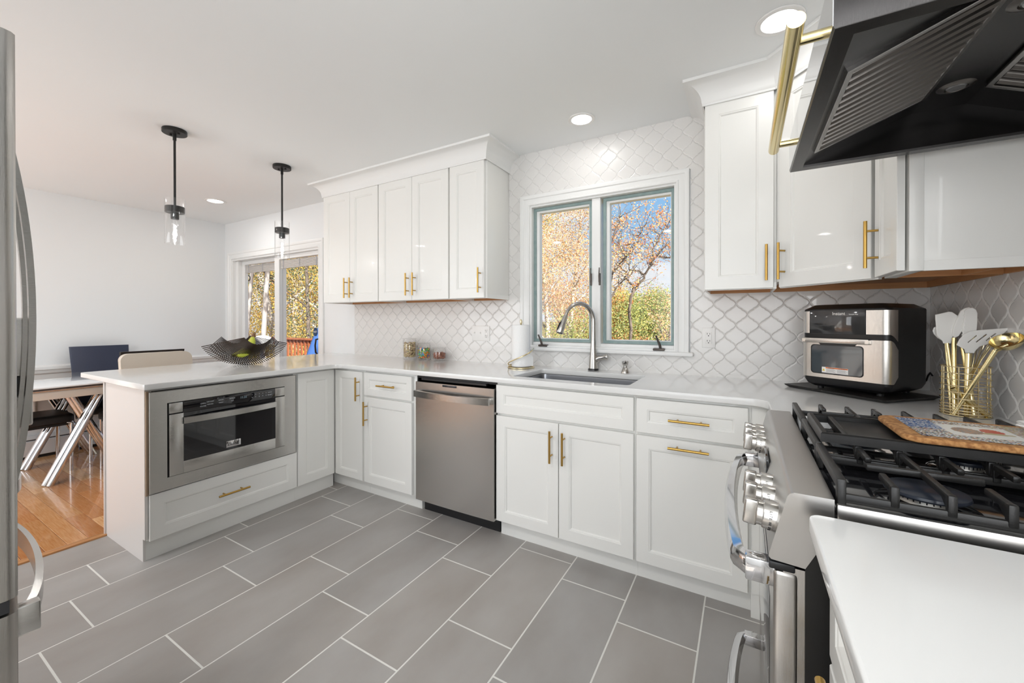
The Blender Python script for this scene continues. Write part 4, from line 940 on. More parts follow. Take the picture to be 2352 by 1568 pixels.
def shellband(z0, z1, aL, aR, off, inner=0):
    """strip following the front of the shell from parameter aL to aR (x positions, corners rounded)"""
    path = []
    for k in range(8): t_ = pi / 2 * k / 7; path.append((-ow / 2 + .026 - .026 * cos(t_), -od / 2 + .026 - .026 * sin(t_)))
    path += [(ow / 2 - .026 + .026 * sin(pi / 2 * k / 7), -od / 2 + .026 - .026 * cos(pi / 2 * k / 7)) for k in range(8)] + [(ow / 2, -od / 2 + .05)]
    path = [(-ow / 2, -od / 2 + .05)] + path
    return path
def band(pts, z0, z1, off, name, m, par, zcurve=None):
    P = [Vector(p) for p in pts]; ring = []
    for i, p in enumerate(P):
        t_ = (P[min(i + 1, len(P) - 1)] - P[max(i - 1, 0)]).normalized(); n = Vector((t_.y, -t_.x))
        a, b = z0, z1
        if zcurve: a, b = zcurve(i, p)
        ring.append([(p.x, p.y, a), (p.x + n.x * off, p.y + n.y * off, a + .0006), (p.x + n.x * off, p.y + n.y * off, b - .0006), (p.x, p.y, b)])
    return MB().rings(ring).build(name, m, par, angle=50)
full = shellband(0, 0, 0, 0, 0)
sx_ = [p for p in full]
stl = mat('oven_steel', (.60, .57, .53), .25, 1, bump=(40, .08, (60, 60, 1)))
dd_ = band([(p[0], p[1]) for p in full], .055, .228, .004, 'oven_door', stl, r, lambda i, p: (.055 if p.y < -od / 2 + .02 else .055 + (p.y + od / 2 - .02) * .9, .228 if p.y < -od / 2 + .012 else .228 - (p.y + od / 2 - .012) * 1.0))
band([p for p in full if p[0] > .105] if False else [(.085, -od / 2)] + [p for p in full if p[0] > .12], .250, .349, .003, 'side_trim_plate', stl, r, lambda i, p: (.250 if p.y < -od / 2 + .01 else .250 - (p.y + od / 2 - .01) * .7, .349))
band([p for p in full if p[0] < -.12] + [(-.128, -od / 2)], .250, .349, .003, 'side_trim_plate', stl, r)
MB().box(-.127, .083, -od / 2 - .0045, -od / 2 + .002, .248, .352, .001).build('control_panel', mat('smoked_gloss', (.035, .035, .036), .06, coat=.6), r)
pnl = r.children[-1]
text('Instant', .019, white, pnl, frameM((-.012, -od / 2 - .0048, .336), (1, 0, 0), (0, 0, 1)), ext=.0002, sx=.95); text('Vortex Plus', .0070, white, pnl, frameM((.042, -od / 2 - .0048, .3325), (1, 0, 0), (0, 0, 1)), ext=.0002)
MB().rings([[(a, -od / 2 - y_, b) for a, b in rrect(-.118 + e_, .075 - e_, .075 + e_, .198 - e_, .014, 6)] for e_, y_ in ((-.003, .0042), (-.003, .0052), (0, .0056), (.0, .0046))]).build('window_rim', blk, dd_)
MB().rings([[(a, -od / 2 - y_, b) for a, b in rrect(-.1175, .0745, .0755, .1975, .014, 6)] for y_ in (.0040, .0052)]).build('oven_window', mat('smoked_window', (.045, .058, .068), .05, coat=.5), dd_)
MB().box(-.150, .100, -od / 2 - .018, -od / 2 - .008, .208, .230, .003).box(-.150, -.138, -od / 2 - .02, -od / 2, .212, .226).box(.088, .100, -od / 2 - .02, -od / 2, .212, .226).build('door_handle', stl, dd_)
MB().prism([(-.09, .2085), (.055, .2085), (.045, .199), (-.08, .199)], -od / 2 - .006, -od / 2 - .004, 'y').build('handle_recess', blk, dd_)
sk = MB().box(-.075, .025, -od / 2 - .0066, -od / 2 - .0058, .078, .103).build('warning_sticker', white, dd_)
MB().box(-.060, .024, -od / 2 - .0070, -od / 2 - .0066, .0975, .1022).build('orange_band', mat('sticker_orange', (.72, .16, .03), .5), sk)
MB().prism([(-.0735, .086), (-.0625, .086), (-.068, .096)], -od / 2 - .0070, -od / 2 - .0066, 'y').build('warning_triangle', mat('sticker_yellow', (.75, .55, .05), .5), sk)
text('WARNING', .0050, blk, sk, frameM((-.038, -od / 2 - .0072, .0998), (1, 0, 0), (0, 0, 1)), ext=.0001); text('ADVERTENCIA', .0045, blk, sk, frameM((.005, -od / 2 - .0072, .0998), (1, 0, 0), (0, 0, 1)), ext=.0001)
gl = MB()
for k in range(6):
    for (a, b) in ((-.058, -.020), (-.016, .022)): gl.box(a, b - (k % 3) * .004, -od / 2 - .0070, -od / 2 - .0066, .081 + k * .0026, .0818 + k * .0026)
gl.build('small_print', mat('print_grey', (.25, .25, .25), .6), sk)
o = MB().tube([(.0, -.075, CT + .075), (-.001, -.055, CT + .085), (-.004, -.04, CT + .070), (-.012, -.05, CT + .05), (-.03, -.06, CT + .03)], .0035, 8).build('power_cord', blk, None, org=(-.01, -.05, CT)); o.location = (-.01, -.05, CT); tag(o, 'short black power cord bending behind the countertop oven', 'cord')

# ------------------------------------------------------------------ utensil basket
bx_, by_, bR = -.078, -.620, .060
r = thing('utensil_basket', 'round gold wire utensil holder beside the range', 'utensil holder', (bx_, by_, CT))
rg = MB()
for z_ in (.003, .012, .021, .031, .041, .060, .081, .103, .124, .145, .166): rg.tube([(bx_ + bR * cos(a), by_ + bR * sin(a), CT + z_) for a in [2 * pi * k / 40 for k in range(40)]], .0016, 6, closed=True)
rg.build('wire_hoops', goldw, r, angle=60)
up = MB()
for k in range(8):
    a = 2 * pi * k / 8 + .2; c_, s_ = cos(a), sin(a); up.tube([(bx_ + (bR - .003) * c_, by_ + (bR - .003) * s_, CT), (bx_ + (bR - .003) * c_, by_ + (bR - .003) * s_, CT + .166)], .0018, 6)
up.lathe([(0, CT + .001), (bR - .004, CT + .001), (bR - .004, CT + .003), (0, CT + .003)], (bx_, by_, 0), 30); up.build('upright_wires', goldw, r)
def PT(x, y, dY=0):     # head outlines drawn in the plane Y = -.60, brought nearer by dY
    X = -.147 + (x - 145) * .0001989; Z = 1.277 - (y - 215) * .000285; k = (1.9755 - dY) / 1.9755
    return (-.7292 + (X + .7292) * k, 1.2551 + (Z - 1.2551) * k)
def head(poly, dY, th, m, par, nm, holes=()):
    P = [PT(x, y, dY) for x, y in poly]
    mb = slab([P] + [[PT(x, y, dY) for x, y in h_] for h_ in holes], -th / 2, th / 2, min(.0022, th * .4))
    mb.v = [(x, -.60 - dY - z, y) for x, y, z in mb.v]; return mb.build(nm, m, par, angle=50)
def utensil(nm, label, bot, top, rads, dY, m=gold):
    o = thing(nm, label, 'kitchen utensil', (bot[0], bot[1], CT + .004), group=None)
    p0 = Vector((bot[0], bot[1], CT + .006)); x, z = PT(*top, dY); p1 = Vector((x, -.60 - dY, z))
    MB().tube([p0, p0.lerp(p1, .5), p0.lerp(p1, .55), p1], rads, 14).build('handle', m, o, angle=50); return o
o = utensil('spatula', 'white silicone spatula with square head, leftmost in the gold basket', (-.100, -.63), (300, 570), [.0055, .0065, .0045, .0045], .0)
head([(145, 222), (320, 185), (360, 190), (425, 235), (345, 575), (250, 575), (240, 545), (165, 480)], .0, .006, silic, o, 'spatula_head')
o = utensil('spoonula', 'white silicone spoon partly behind the square spatula', (-.105, -.60), (285, 575), [.005, .006, .004, .004], -.02)
head([(115, 420), (130, 380), (160, 370), (220, 440), (245, 545), (180, 510), (130, 460)], -.02, .008, silic, o, 'spoon_head')
o = utensil('serving_spoon', 'long white silicone spoon standing tallest behind the tongs', (-.112, -.645), (385, 505), [.0065, .0085, .0060, .0060], .005)
head([(355, 470), (370, 380), (410, 280), (460, 180), (510, 145), (560, 135), (600, 150), (560, 260), (500, 380), (440, 480), (390, 505)], .005, .010, silic, o, 'spoon_head')
o = utensil('kitchen_tongs', 'gold tongs with white scalloped silicone tips, top centre of the basket', (-.07, -.66), (480, 560), [.007, .008, .006, .006], .01)
sc_ = [(600, 140), (645, 165), (665, 210), (662, 330), (655, 410), (560, 470), (490, 485)] + [(475 + 12 * (k % 2) + k * 2.6, 470 - k * 24) for k in range(13)] + [(540, 150)]
head(sc_, .012, .008, silic, o, 'tong_tip')
o = utensil('slotted_turner', 'white slotted turner leaning right with gold handle', (-.085, -.650), (560, 690), [.007, .0085, .0085, .0085], .035)
head([(415, 590), (450, 520), (500, 465), (580, 425), (680, 408), (1020, 380), (1030, 392), (940, 470), (900, 520), (800, 570), (690, 605), (640, 660), (630, 685), (525, 685), (510, 640), (460, 615)], .035, .005, silic, o, 'turner_head', [[(550, 556), (556, 563), (660, 478), (652, 468)], [(648, 548), (656, 556), (778, 462), (768, 452)], [(762, 528), (772, 536), (885, 450), (872, 444)]])
# ladle and spoon in polished gold
o = utensil('ladle', 'polished gold ladle with round bowl leaning right against the tiles', (-.118, -.66), (880, 640), [.006, .0065, .006, .007], .10)
x, z = PT(1020, 520, .12); c0 = Vector((x - .004, -.72, z))
lm = MB(); rgs = []
nrm = Vector((-.45, -.35, .75)).normalized(); u1 = nrm.orthogonal().normalized(); u2 = nrm.cross(u1)
for R_, h_ in ((.0, -.030), (.014, -.0285), (.026, -.022), (.035, -.011), (.038, 0), (.0365, .0005), (.033, -.011), (.024, -.0205), (.012, -.0265), (0, -.028)):
    rgs.append([c0 + u1 * R_ * cos(a) + u2 * R_ * sin(a) + nrm * h_ for a in [2 * pi * k / 32 for k in range(32)]])
lm.rings(rgs); xk, zk = PT(880, 640, .10); lm.tube([(xk, -.70, zk), c0 - nrm * .02], [.007, .009], 12); lm.build('ladle_bowl', gold, o, angle=60)
o = utensil('serving_fork', 'plain gold serving spoon low in the basket, leaning left', (-.035, -.65), (370, 1120), [.008, .009, .009, .008], .06)
o = thing('whisk', 'gold wire whisk, thin loops showing behind the slotted turner', 'kitchen utensil', (-.06, -.60, CT + .004))
MB().tube([(-.070, -.605, CT + .005), (-.060, -.600, CT + .13)], .006, 12).build('handle', gold, o)
wh = MB()
for k in range(6):
    a = pi * k / 6; pts = []
    for j_ in range(17):
        t_ = -1 + 2 * j_ / 16; w_ = .030 * sin(pi * (1 - abs(t_)) ** .7 * .5 + 0) if 0 else .032 * (1 - (abs(t_)) ** 2.2) ** .0 * sin(pi * .5 * (1 - abs(t_))) ** .0
        s_ = sin(t_ * pi / 2); hgt = cos(t_ * pi / 2) ** .6 if abs(t_) < 1 else 0
        r_ = .030 * s_ * (1 if abs(t_) < .6 else (1 - (abs(t_) - .6) / .4) + .12)
        pts.append((-.058 + r_ * cos(a) + hgt * .030, -.600 + r_ * sin(a), CT + .13 + .155 * hgt))
    wh.tube(pts, .0009, 5)
wh.build('whisk_wires', gold, o)

# ------------------------------------------------------------------ slatted fruit bowl with bananas
r = thing('fruit_bowl', 'dark crossed-rod fruit bowl on the peninsula', 'fruit bowl', (-3.86, -1.0, CT))
NR = 44
def rods(sgn):
    m_ = MB()
    for k in range(NR):
        t = -1 + 2 * k / (NR - 1); a = t * 1.12
        up_ = Vector((-3.86 + sgn * .155, -1.0 + .095 * t, CT + .150 + .052 * t * t)); lo = Vector((-3.86 - sgn * .055, -1.0 + .262 * sin(a) / sin(1.12), CT + .003 + .140 * (1 - cos(a)) / (1 - cos(1.12))))
        m_.tube([up_, lo], .0030, 6)
    return m_
rods(1).build('front_rods', mat('dark_rod', (.035, .022, .014), .35, .5), r); rods(-1).build('back_rods', MATS['dark_rod'], r)
r = thing('banana_bunch', 'bunch of green-yellow bananas in the rod bowl', 'bananas', (-3.86, -.99, CT + .06))
bc = [(.62, .60, .07), (.50, .56, .06), (.66, .62, .10)]
for k in range(5):
    a0 = -.9 + k * .32; m_ = MB(); pts = []; rs = []
    for j_ in range(12):
        t = j_ / 11; ang = t * 1.9
        dy = -.005 - .14 * (1 - cos(ang)) * .62 - .05 * sin(ang) * .2; dz = .205 - .115 * sin(ang) * 1.05 - .02 * t
        lat = (k - 2) * .022 * sin(min(1, t * 1.6) * pi / 2)
        pts.append((-3.86 + lat * 1.0, -.955 + dy, CT + .007 + dz)); rs.append(.017 * (min(1, .35 + t * 3.2)) * (1 if t < .86 else 1 - (t - .86) * 4.5))
    m_.tube(pts, rs, 8).build('banana', mat('banana_skin_%d' % (k % 3), bc[k % 3], .45), r, angle=60)
MB().tube([(-3.86, -.958, CT + .198), (-3.86, -.953, CT + .222), (-3.858, -.951, CT + .228)], [.016, .010, .007], 10).build('banana_stem', mat('banana_stem_brown', (.22, .12, .06), .7), r)

# ------------------------------------------------------------------ dining furniture
r = thing('dining_table', 'white glass topped dining table with crossed chrome legs', 'dining table', (-5.72, -1.2, .004))
MB().box(-6.285, -5.155, -2.10, -.55, .752, .764, .003).build('table_top', twhite, r)
MB().box(-6.27, -5.17, -2.09, -.56, .738, .750, .003).build('glass_underlayer', mat('smoke_edge', (.06, .05, .045), .1, coat=.5), r)
MB().box(-5.215, -5.195, -2.06, -.60, .665, .735, .003).box(-6.24, -6.22, -2.06, -.60, .665, .735, .003).box(-6.22, -5.215, -2.06, -2.04, .665, .735, .003).box(-6.22, -5.215, -.62, -.60, .665, .735, .003).build('apron', mat('apron_cream', (.66, .60, .53), .35), r)
MB().tube([(-5.19, -2.03, .735), (-5.19, -.6, .735)], .010, 12).build('slide_rail', chrome, r)
for x in (-5.31, -5.97):
    for y0_, y1_, dx in ((-1.70, -1.40, 0), (-1.28, -1.58, -.06)):
        MB().tube([(x + dx, y0_, .004), (x + dx, y1_, .69)], .027, 16).tube([(x + dx + .046, y0_ + .012, .004), (x + dx + .046, y1_ + .012, .69)], .020, 16).build('table_leg', chrome, r)
MB().box(-6.1, -5.25, -1.55, -1.45, .66, .69).box(-6.1, -5.25, -1.15, -1.05, .66, .69).build('cross_beam', chrome, r)
def chair(loc, rz, bm_, label, h=1.0):
    r = thing('dining_chair', label, 'chair', loc, rz, local=True)
    MB().rings([[(a, b, z_) for a, b in rrect(-.215 - e_, .215 + e_, -.21 - e_, .21 + e_, .05, 5)] for e_, z_ in ((-.02, .405), (0, .415), (.0, .455), (-.008, .468), (-.05, .476))]).build('seat', leather, r, angle=60)
    bk = [[(a * (1.0 - .10 * (1 - (z_ - .43) / .6)), -.205 - .10 * ((z_ - .43) / .55) - th_ * 1.0 + .02 * (a / .2) ** 2 * 0, z_) for a, th_ in ((-.215, 0), (-.21, .018), (.21, .018), (.215, 0), (.20, -.014), (-.20, -.014))] for z_ in (.44, .55, .70, .85, .97, h - .008, h)]
    MB().rings(bk).build('backrest', bm_, r, angle=45)
    for a in (-.19, .19): MB().tube([(a, .185, 0), (a, .19, .40), (a * .9, .15, .408)], .0125, 10).build('chair_leg', chrome, r, angle=60)
    for a in (-.19, .19): MB().box(a - .019, a + .019, -.215, -.195, 0, .41, .003).build('chair_leg', chrome, r)
    MB().box(-.19, .19, -.19, -.17, .385, .405).box(-.19, -.17, -.19, .17, .385, .405).box(.17, .19, -.19, .17, .385, .405).build('seat_frame', blkm, r)
    return r
chair((-5.955, -1.155, .004), -pi / 2, navy, 'dining chair with a navy leather back, on the wall side of the table')
chair((-5.33, -1.15, .004), pi / 2, leather, 'black leather dining chair with its back to the peninsula, behind the cream stool', 1.0)
chair((-5.78, -1.69, .004), 0, leather, 'black leather dining chair at the near end of the table, behind the refrigerator handle')
r = thing('counter_stool', 'cream leather counter stool tucked under the peninsula overhang', 'stool', (-4.33, -1.285, .004), -pi / 2, local=True)
MB().rings([[(a, b, z_) for a, b in rrect(-.20 - e_, .20 + e_, -.19 - e_, .19 + e_, .06, 5)] for e_, z_ in ((-.02, .60), (0, .61), (.0, .655), (-.02, .67))]).build('seat', cream, r, angle=60)
bk = []
for k in range(9):
    t = k / 8
    bk.append([((a), -.185 - .055 * t + .03 * (abs(a) / .2) ** 2 + th_, z_) for a, th_, z_ in [(x_, q_, z0_) for x_, q_, z0_ in ()]])
pr = rrect(-.212, .212, .62, 1.010, .05, 6)
MB().rings([[(a, y_ - .06 * (b - .62) / .39 + .30 * a * a, b) for a, b in pr] for y_ in (-.205, -.212, -.165, -.158)][::1]).build('backrest', cream, r, angle=50)
for a in (-.17, .17):
    for b in (-.15, .15): MB().tube([(a, b, 0), (a * .85, b * .85, .60)], .012, 10).build('stool_leg', chrome, r)
MB().tube([(-.165, .145, .22), (.165, .145, .22)], .009, 10).tube([(-.165, -.145, .22), (.165, -.145, .22)], .009, 10).build('footrest', chrome, r)

# ------------------------------------------------------------------ outdoors
struct(MB().add([(-60, .3, -2.6), (40, .3, -2.6), (40, 14, -2.9), (-60, 14, -2.9), (40, 70, 1.0), (-60, 70, 1.0)], [(0, 1, 2, 3), (3, 2, 4, 5)]), 'ground', ground, 'leaf strewn ground sloping up to the woods')
r = thing('deck', 'reddish stained wooden deck outside the sliding door', 'deck', (-8.5, 1.6, -.16))
dk = MB()
for k in range(22): dk.box(-14, -3.5, .15 + k * .14, .15 + k * .14 + .135, -.19, -.16, .003)
dk.build('deck_boards', decks, r); MB().box(-14, -3.5, .16, .2, -.4, -.19).box(-14, -3.5, 3.1, 3.2, -.4, -.19).build('deck_joist', decks, r)
for x in (-13.5, -3.8): MB().box(x, x + .1, 3.05, 3.15, -2.8, -.19).build('deck_post', decks, r)
r = thing('deck_railing', 'reddish wooden deck railing beyond the sliding door', 'railing', (-8.5, 3.1, -.16))
MB().box(-14, -3.5, 3.02, 3.16, .80, .84, .004).box(-14, -3.5, 3.07, 3.11, .68, .80, .003).box(-14, -3.5, 3.07, 3.11, -.08, .0, .003).build('rail', decks, r)
for x in (-13.9, -12.2, -10.6, -9.15, -7.6, -6, -4.4): MB().box(x, x + .1, 3.04, 3.14, -.16, .84, .003).build('rail_post', decks, r)
bl = [x for x in [-13.8 + .135 * k for k in range(76)]]
for x in bl[::1]: 
    if -10.4 < x < -7.4: MB().box(x, x + .04, 3.05, 3.085, -.10, .80).build('baluster', decks, r)
r = thing('patio_umbrella', 'blue cloth patio umbrella folded down beside the sliding door', 'umbrella', (-6.67, 2.0, -.16))
m_ = MB(); rg = []
for R_, z_ in ((.60, .50), (.56, .66), (.49, .88), (.42, 1.06), (.345, 1.26), (.22, 1.60), (.06, 2.0), (.0, 2.05)): rg.append([(-6.67 + R_ * (1 + .07 * cos(9 * a)) * cos(a), 2.0 + R_ * (1 + .07 * cos(9 * a)) * sin(a), z_ + .04 * cos(9 * a) * (R_ > .3)) for a in [2 * pi * k / 72 for k in range(72)]])
m_.rings(rg, False, False).build('umbrella_cloth', mat('blue_cloth', (.045, .12, .34), .8), r, angle=60)
MB().tube([(-6.67, 2, -.16), (-6.67, 2, 2.1)], .022, 10).lathe([(.25, -.16), (.25, -.10), (.05, -.08)], (-6.67, 2, 0), 24).build('umbrella_pole', blkm, r)
r = thing('patio_heater_dome', 'small white dome on the deck seen behind the fruit bowl', 'dome', (-7.75, 1.2, -.16))
MB().lathe([(.16, .85), (.155, .91), (.12, .97), (.06, 1.00), (0, 1.005)], (-7.75, 1.2, 0), 28).build('dome_cap', white, r); MB().tube([(-7.75, 1.2, -.16), (-7.75, 1.2, .9)], .03, 10).lathe([(.2, -.16), (.2, -.12), (.03, -.10)], (-7.75, 1.2, 0), 20).build('dome_stand', white, r)
r = thing('plant_hook', 'black wrought iron scroll hook outside the left door pane', 'hook', (-6.70, .14, 1.815))
MB().tube([(-6.70, .14, 1.815), (-6.70, .33, 1.815), (-6.68, .35, 1.815), (-6.56, .35, 1.815)], .007, 8).box(-6.72, -6.68, .14, .15, 1.76, 1.87).build('hook_arm', blkm, r)
MB().tube([(-6.51 - .062 * cos(t * .42) * (1 - t * .035), .35, 1.815 + .048 * sin(t * .42) * (1 - t * .035)) for t in range(18)], .006, 8).build('scroll', blkm, r)
birch = mat('white_bark', (.40, .37, .34), .85, var=(7, (.14, .12, .11), (1, 1, .6), .06))
PALS = {'orange': [(.80, .34, .09), (.72, .26, .06), (.85, .48, .14), (.66, .20, .06), (.86, .56, .26)], 'peach': [(.85, .52, .26), (.80, .42, .18), (.86, .62, .36), (.74, .34, .14), (.62, .52, .18), (.82, .70, .50)],
        'yellow': [(.92, .62, .08), (.86, .50, .05), (.95, .72, .18), (.80, .58, .12), (.62, .48, .10)], 'green': [(.30, .36, .08), (.45, .46, .10), (.22, .30, .07), (.62, .56, .14), (.36, .40, .14)],
        'pine': [(.05, .12, .04), (.10, .18, .06), (.16, .24, .08), (.03, .06, .03), (.55, .40, .08)], 'mix': [(.78, .52, .10), (.70, .36, .08), (.40, .42, .10), (.84, .62, .16), (.30, .30, .08), (.76, .28, .06)]}
def tree(name, label, x, y, h, crown, pal, nleaf, ls, seed, z0=-2.7, lean=(0, 0), tr=.14, bk=bark, low=.25, dens=1.0, spread=1.0, cat='tree', group=None, clump=0, up=0, wob=.10):
    R4 = random.Random(seed); r = thing(name, label, cat, (x, y, z0), group=group); tm = MB(); tips = []
    def br(p, d, ln, rad, lv):
        n = 5; pts = [p]; q = p; dd = d
        for i in range(n):
            dd = (dd + Vector((R4.uniform(-1, 1), R4.uniform(-1, 1), R4.uniform(-.4, .7))) * (wob if lv == 0 else .20)).normalized(); q = q + dd * ln / n; pts.append(q)
            if lv >= 1: tips.append((q, lv))
        tm.tube(pts, [rad * (1 - .68 * i / n) for i in range(n + 1)], 7 if lv < 2 else 4, caps=False)
        if lv >= 3: return
        nb = (int(9 * dens), 4, 3)[lv]
        for i in range(nb):
            t = (low + (1 - low) * (i + R4.random() * .6) / nb) if lv == 0 else R4.uniform(.3, 1)
            t = min(t, .999); k = int(t * n); pp = pts[k].lerp(pts[k + 1], t * n - k)
            a = R4.random() * 2 * pi; ax = Vector((cos(a), sin(a), 0)); el = R4.uniform(.35, .9)
            nd = (ax * cos(el) * spread + Vector((0, 0, sin(el) + up)) + dd * .25).normalized()
            br(pp, nd, (crown * (1.1 - .55 * t) if lv == 0 else ln * .58) * R4.uniform(.75, 1.15), rad * (1 - .6 * t) * .45, lv + 1)
    br(Vector((x, y, z0)), Vector((lean[0], lean[1], 1)).normalized(), h, tr, 0)
    tm.build('trunk', bk, r, angle=60)
    lf = MB(); P = PALS[pal]
    cl = R4.sample([t_ for t_ in tips if t_[1] > 1], min(60, len(tips) // 4)) if clump else None
    if nleaf:
        for i in range(nleaf):
            q, lv = R4.choice(tips if not clump else cl); s_ = clump or (.38 if lv > 1 else .3)
            c = q + Vector((R4.gauss(0, s_), R4.gauss(0, s_), R4.gauss(0, s_ * .8)))
            a = Vector((R4.gauss(0, 1), R4.gauss(0, 1), R4.gauss(0, 1))).normalized(); b = a.orthogonal().normalized(); L_ = ls * R4.uniform(.6, 1.3)
            v1, v2 = a * L_ * .5, b * L_ * .38
            k = R4.uniform(.8, 1.1); col = R4.choice(P); col = tuple(min(1, q_ * k * .82 + .06) for q_ in col)
            lf.add([c - v1, c + v2, c + v1, c - v2], [(0, 1, 2, 3)], col)
        lf.build('foliage', leafm, r, fix=False)
    return r
def pol(psi, d): return (-.7292 + d * sin(psi), -2.5755 + d * cos(psi))
def T(psi, d, h, crown, pal, nl, ls, seed, label, **k): x, y = pol(psi, d); return tree('tree', label, x, y, h, crown, pal, nl, ls, seed, **k)
# seen through the left sash
T(-.455, 14, 10, 2.6, 'peach', 17000, .050, 1, 'tall peach leaved tree at the left of the left window sash', tr=.16)
T(-.40, 16, 8.5, 2.3, 'peach', 17000, .054, 2, 'peach and orange tree filling the middle of the left window sash', tr=.13)
T(-.43, 24, 9, 3.6, 'mix', 5000, .09, 3, 'further mixed autumn tree behind the peach trees', tr=.2)
T(-.38, 26, 5.5, 2.4, 'orange', 3500, .09, 4, 'rust orange tree beyond, beyond the peach trees', tr=.2)
T(-.40, 11, 3.4, 1.3, 'green', 7000, .045, 5, 'low green and yellow bush tree behind the faucet', tr=.07)
# right sash
def limbed(label, d0, limbs, pal, nleaf, ls, seed, bk):
    """tree whose main limbs are given as (heading, height) points at about d0 metres"""
    R5 = random.Random(seed); x0, y0 = pol(limbs[0][0][0], d0); r = thing('tree', label, 'tree', (x0, y0, -2.8)); tm = MB(); tips = []
    for li, (lb_) in enumerate(limbs):
        dep = R5.uniform(-.1, .1); P = []
        for i, (ps, z_, *_r) in enumerate(lb_):
            x, y = pol(ps, d0 + dep * i * (1 if li else 0)); P.append(Vector((x, y, z_ if z_ < 2 else 2 + (z_ - 2) * .74)))
        Q = []
        for i in range(len(P) - 1):
            for k in range(4): Q.append(P[i].lerp(P[i + 1], k / 4) + Vector((R5.gauss(0, .03), R5.gauss(0, .03), R5.gauss(0, .02))))
        Q.append(P[-1]); r0 = (.060, .040, .034)[min(li, 2)]; n = len(Q)
        tm.tube(Q, [r0 * (1 - .8 * i / n) for i in range(n)], 7, caps=False)
        for i in range(n // 3, n):
            for q_ in range(1 + i % 2):
                p = Q[i]; dd = Vector((R5.uniform(-1, 1), R5.uniform(-1, 1), R5.uniform(-.1, .9))).normalized(); pts = [p]
                for k in range(4): dd = (dd + Vector((R5.gauss(0, .3), R5.gauss(0, .3), R5.gauss(.05, .3)))).normalized(); pts.append(pts[-1] + dd * R5.uniform(.12, .28))
                tm.tube(pts, [.011, .009, .006, .004, .003], 4, caps=False); tips.append(pts[-1])
                for k in range(2):
                    e_ = (dd + Vector((R5.gauss(0, .6), R5.gauss(0, .6), R5.gauss(0, .5)))).normalized(); b0 = pts[2 + k]; tm.tube([b0, b0 + e_ * .2, b0 + e_ * .42], [.004, .003, .002], 4, caps=False); tips.append(b0 + e_ * .42)
    tm.build('trunk', bk, r, angle=60); lf = MB(); P = PALS[pal]; R5.shuffle(tips); tips = tips[:int(len(tips) * .62)]
    for i in range(nleaf):
        c = R5.choice(tips) + Vector((R5.gauss(0, .13), R5.gauss(0, .13), R5.gauss(0, .10))); a = Vector((R5.gauss(0, 1), R5.gauss(0, 1), R5.gauss(0, 1))).normalized(); b = a.orthogonal().normalized(); L_ = ls * R5.uniform(.6, 1.3)
        lf.add([c - a * L_ * .5, c + b * L_ * .38, c + a * L_ * .5, c - b * L_ * .38], [(0, 1, 2, 3)], tuple(min(1, q_ * R5.uniform(.75, 1.0) + .05) for q_ in R5.choice(P)))
    lf.build('foliage', leafm, r, fix=False); return r
limbed('bare branching tree with few orange leaves against the sky, right sash', 13, [
    [(-.237, -2.8), (-.236, 0), (-.236, 2.0), (-.210, 2.75), (-.192, 3.3), (-.178, 3.75), (-.150, 4.15)],
    [(-.192, 3.3), (-.186, 3.9), (-.168, 4.5), (-.160, 5.0)],
    [(-.228, 2.2), (-.250, 2.9), (-.262, 3.4), (-.238, 3.9), (-.215, 4.5), (-.205, 4.9)],
    [(-.178, 3.6), (-.150, 3.55), (-.135, 3.2)], [(-.205, 2.9), (-.235, 3.1), (-.255, 3.9), (-.27, 4.4)]], 'orange', 3000, .055, 6, barkd)
limbed('thin bare limbed tree beside the mullion in the right sash', 12, [
    [(-.305, -2.8), (-.302, 1.0), (-.290, 2.2), (-.278, 2.8), (-.262, 3.2), (-.240, 3.6)],
    [(-.290, 2.2), (-.295, 3.2), (-.285, 4.0), (-.270, 4.6), (-.262, 5.0)], [(-.296, 1.7), (-.268, 2.3), (-.250, 2.6), (-.236, 2.75)]], 'peach', 1500, .05, 7, barkd)
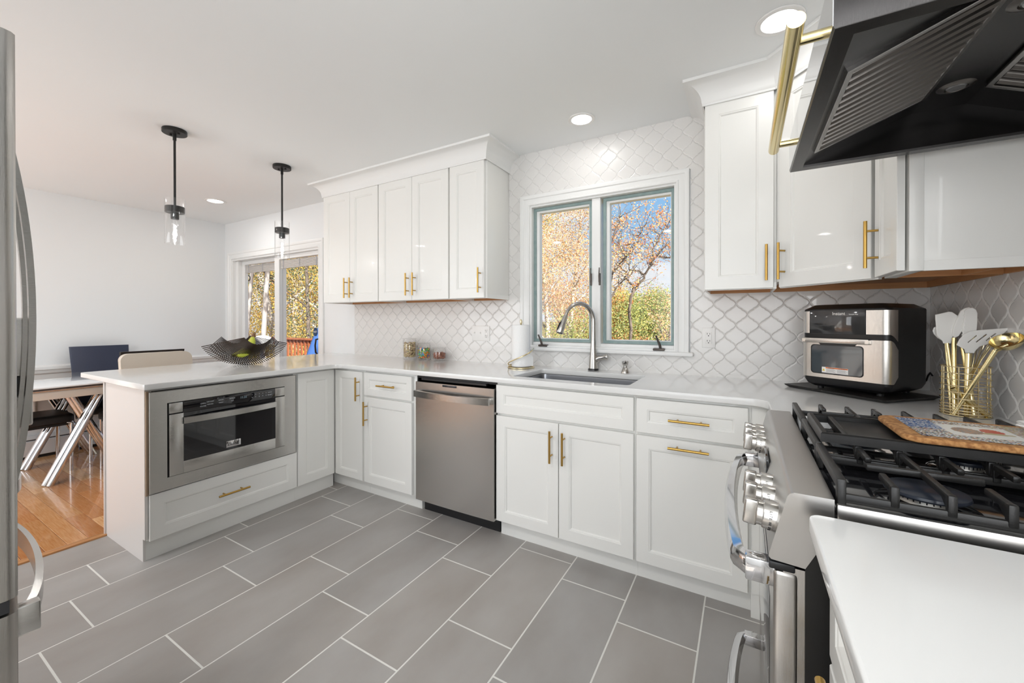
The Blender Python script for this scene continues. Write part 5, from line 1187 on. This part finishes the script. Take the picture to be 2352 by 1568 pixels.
T(-.155, 14, 3.6, 2.0, 'peach', 1800, .05, 8, 'sparse tree at the right edge of the right sash', tr=.10, bk=barkd, low=.4, clump=.16, up=.2)
for i, (ps, d_, pl_, lb) in enumerate(((-.31, 22, 'mix', 'golden mixed tree low in the right sash beside the mullion'), (-.262, 25, 'yellow', 'yellow tree crown low in the right sash'), (-.212, 21, 'green', 'yellow green tree crown low in the right sash'), (-.165, 26, 'mix', 'mixed autumn crown low at the right of the right sash'), (-.115, 23, 'green', 'dark green crown at the far right of the right sash'))):
    T(ps, d_, 4.1, 2.3, pl_, 17000, .085, 20 + i, lb, tr=.15, low=.15)
T(-.23, 14, 2.7, 1.3, 'orange', 9000, .048, 30, 'low spreading orange maple at the bottom of the right sash', tr=.07, low=.3, spread=1.6)
# sliding door
T(-1.135, 9.5, 9, 1.2, 'yellow', 1800, .05, 40, 'pale leaning birch trunk left in the left door pane', tr=.05, low=.6, lean=(.05, .04), bk=birch, wob=.02)
T(-1.13, 15, 9, 2.3, 'yellow', 17000, .046, 43, 'golden tree behind the pale trunks at the door frame', tr=.14, low=.1)
T(-1.095, 9.8, 10, 1.3, 'yellow', 1800, .05, 41, 'thicker pale birch trunk right in the left door pane', tr=.066, low=.6, lean=(.05, .04), bk=birch, wob=.02)
T(-1.05, 15, 10, 2.3, 'yellow', 17000, .046, 44, 'yellow tree between the birch trunks and the door mullion', tr=.14, low=.1)
T(-.985, 11.5, 8.5, 2.3, 'pine', 24000, .038, 42, 'dark evergreen in the right door pane', tr=.065, bk=barkd, low=.2, spread=1.8, wob=.03)
for i, (ps, d_, pl_, lb) in enumerate(((-1.12, 22, 'mix', 'mixed tree beyond the left door pane edge'), (-1.07, 24, 'yellow', 'further yellow tree behind the pale trunks'), (-1.02, 22, 'yellow', 'bright yellow tree between the door panes'), (-.97, 21, 'yellow', 'yellow tree behind the evergreen'), (-.93, 23, 'mix', 'mixed tree beyond the right door pane edge'))):
    T(ps, d_, 8.0, 3.2, pl_, 8000, .085, 50 + i, lb, tr=.18, low=.06)
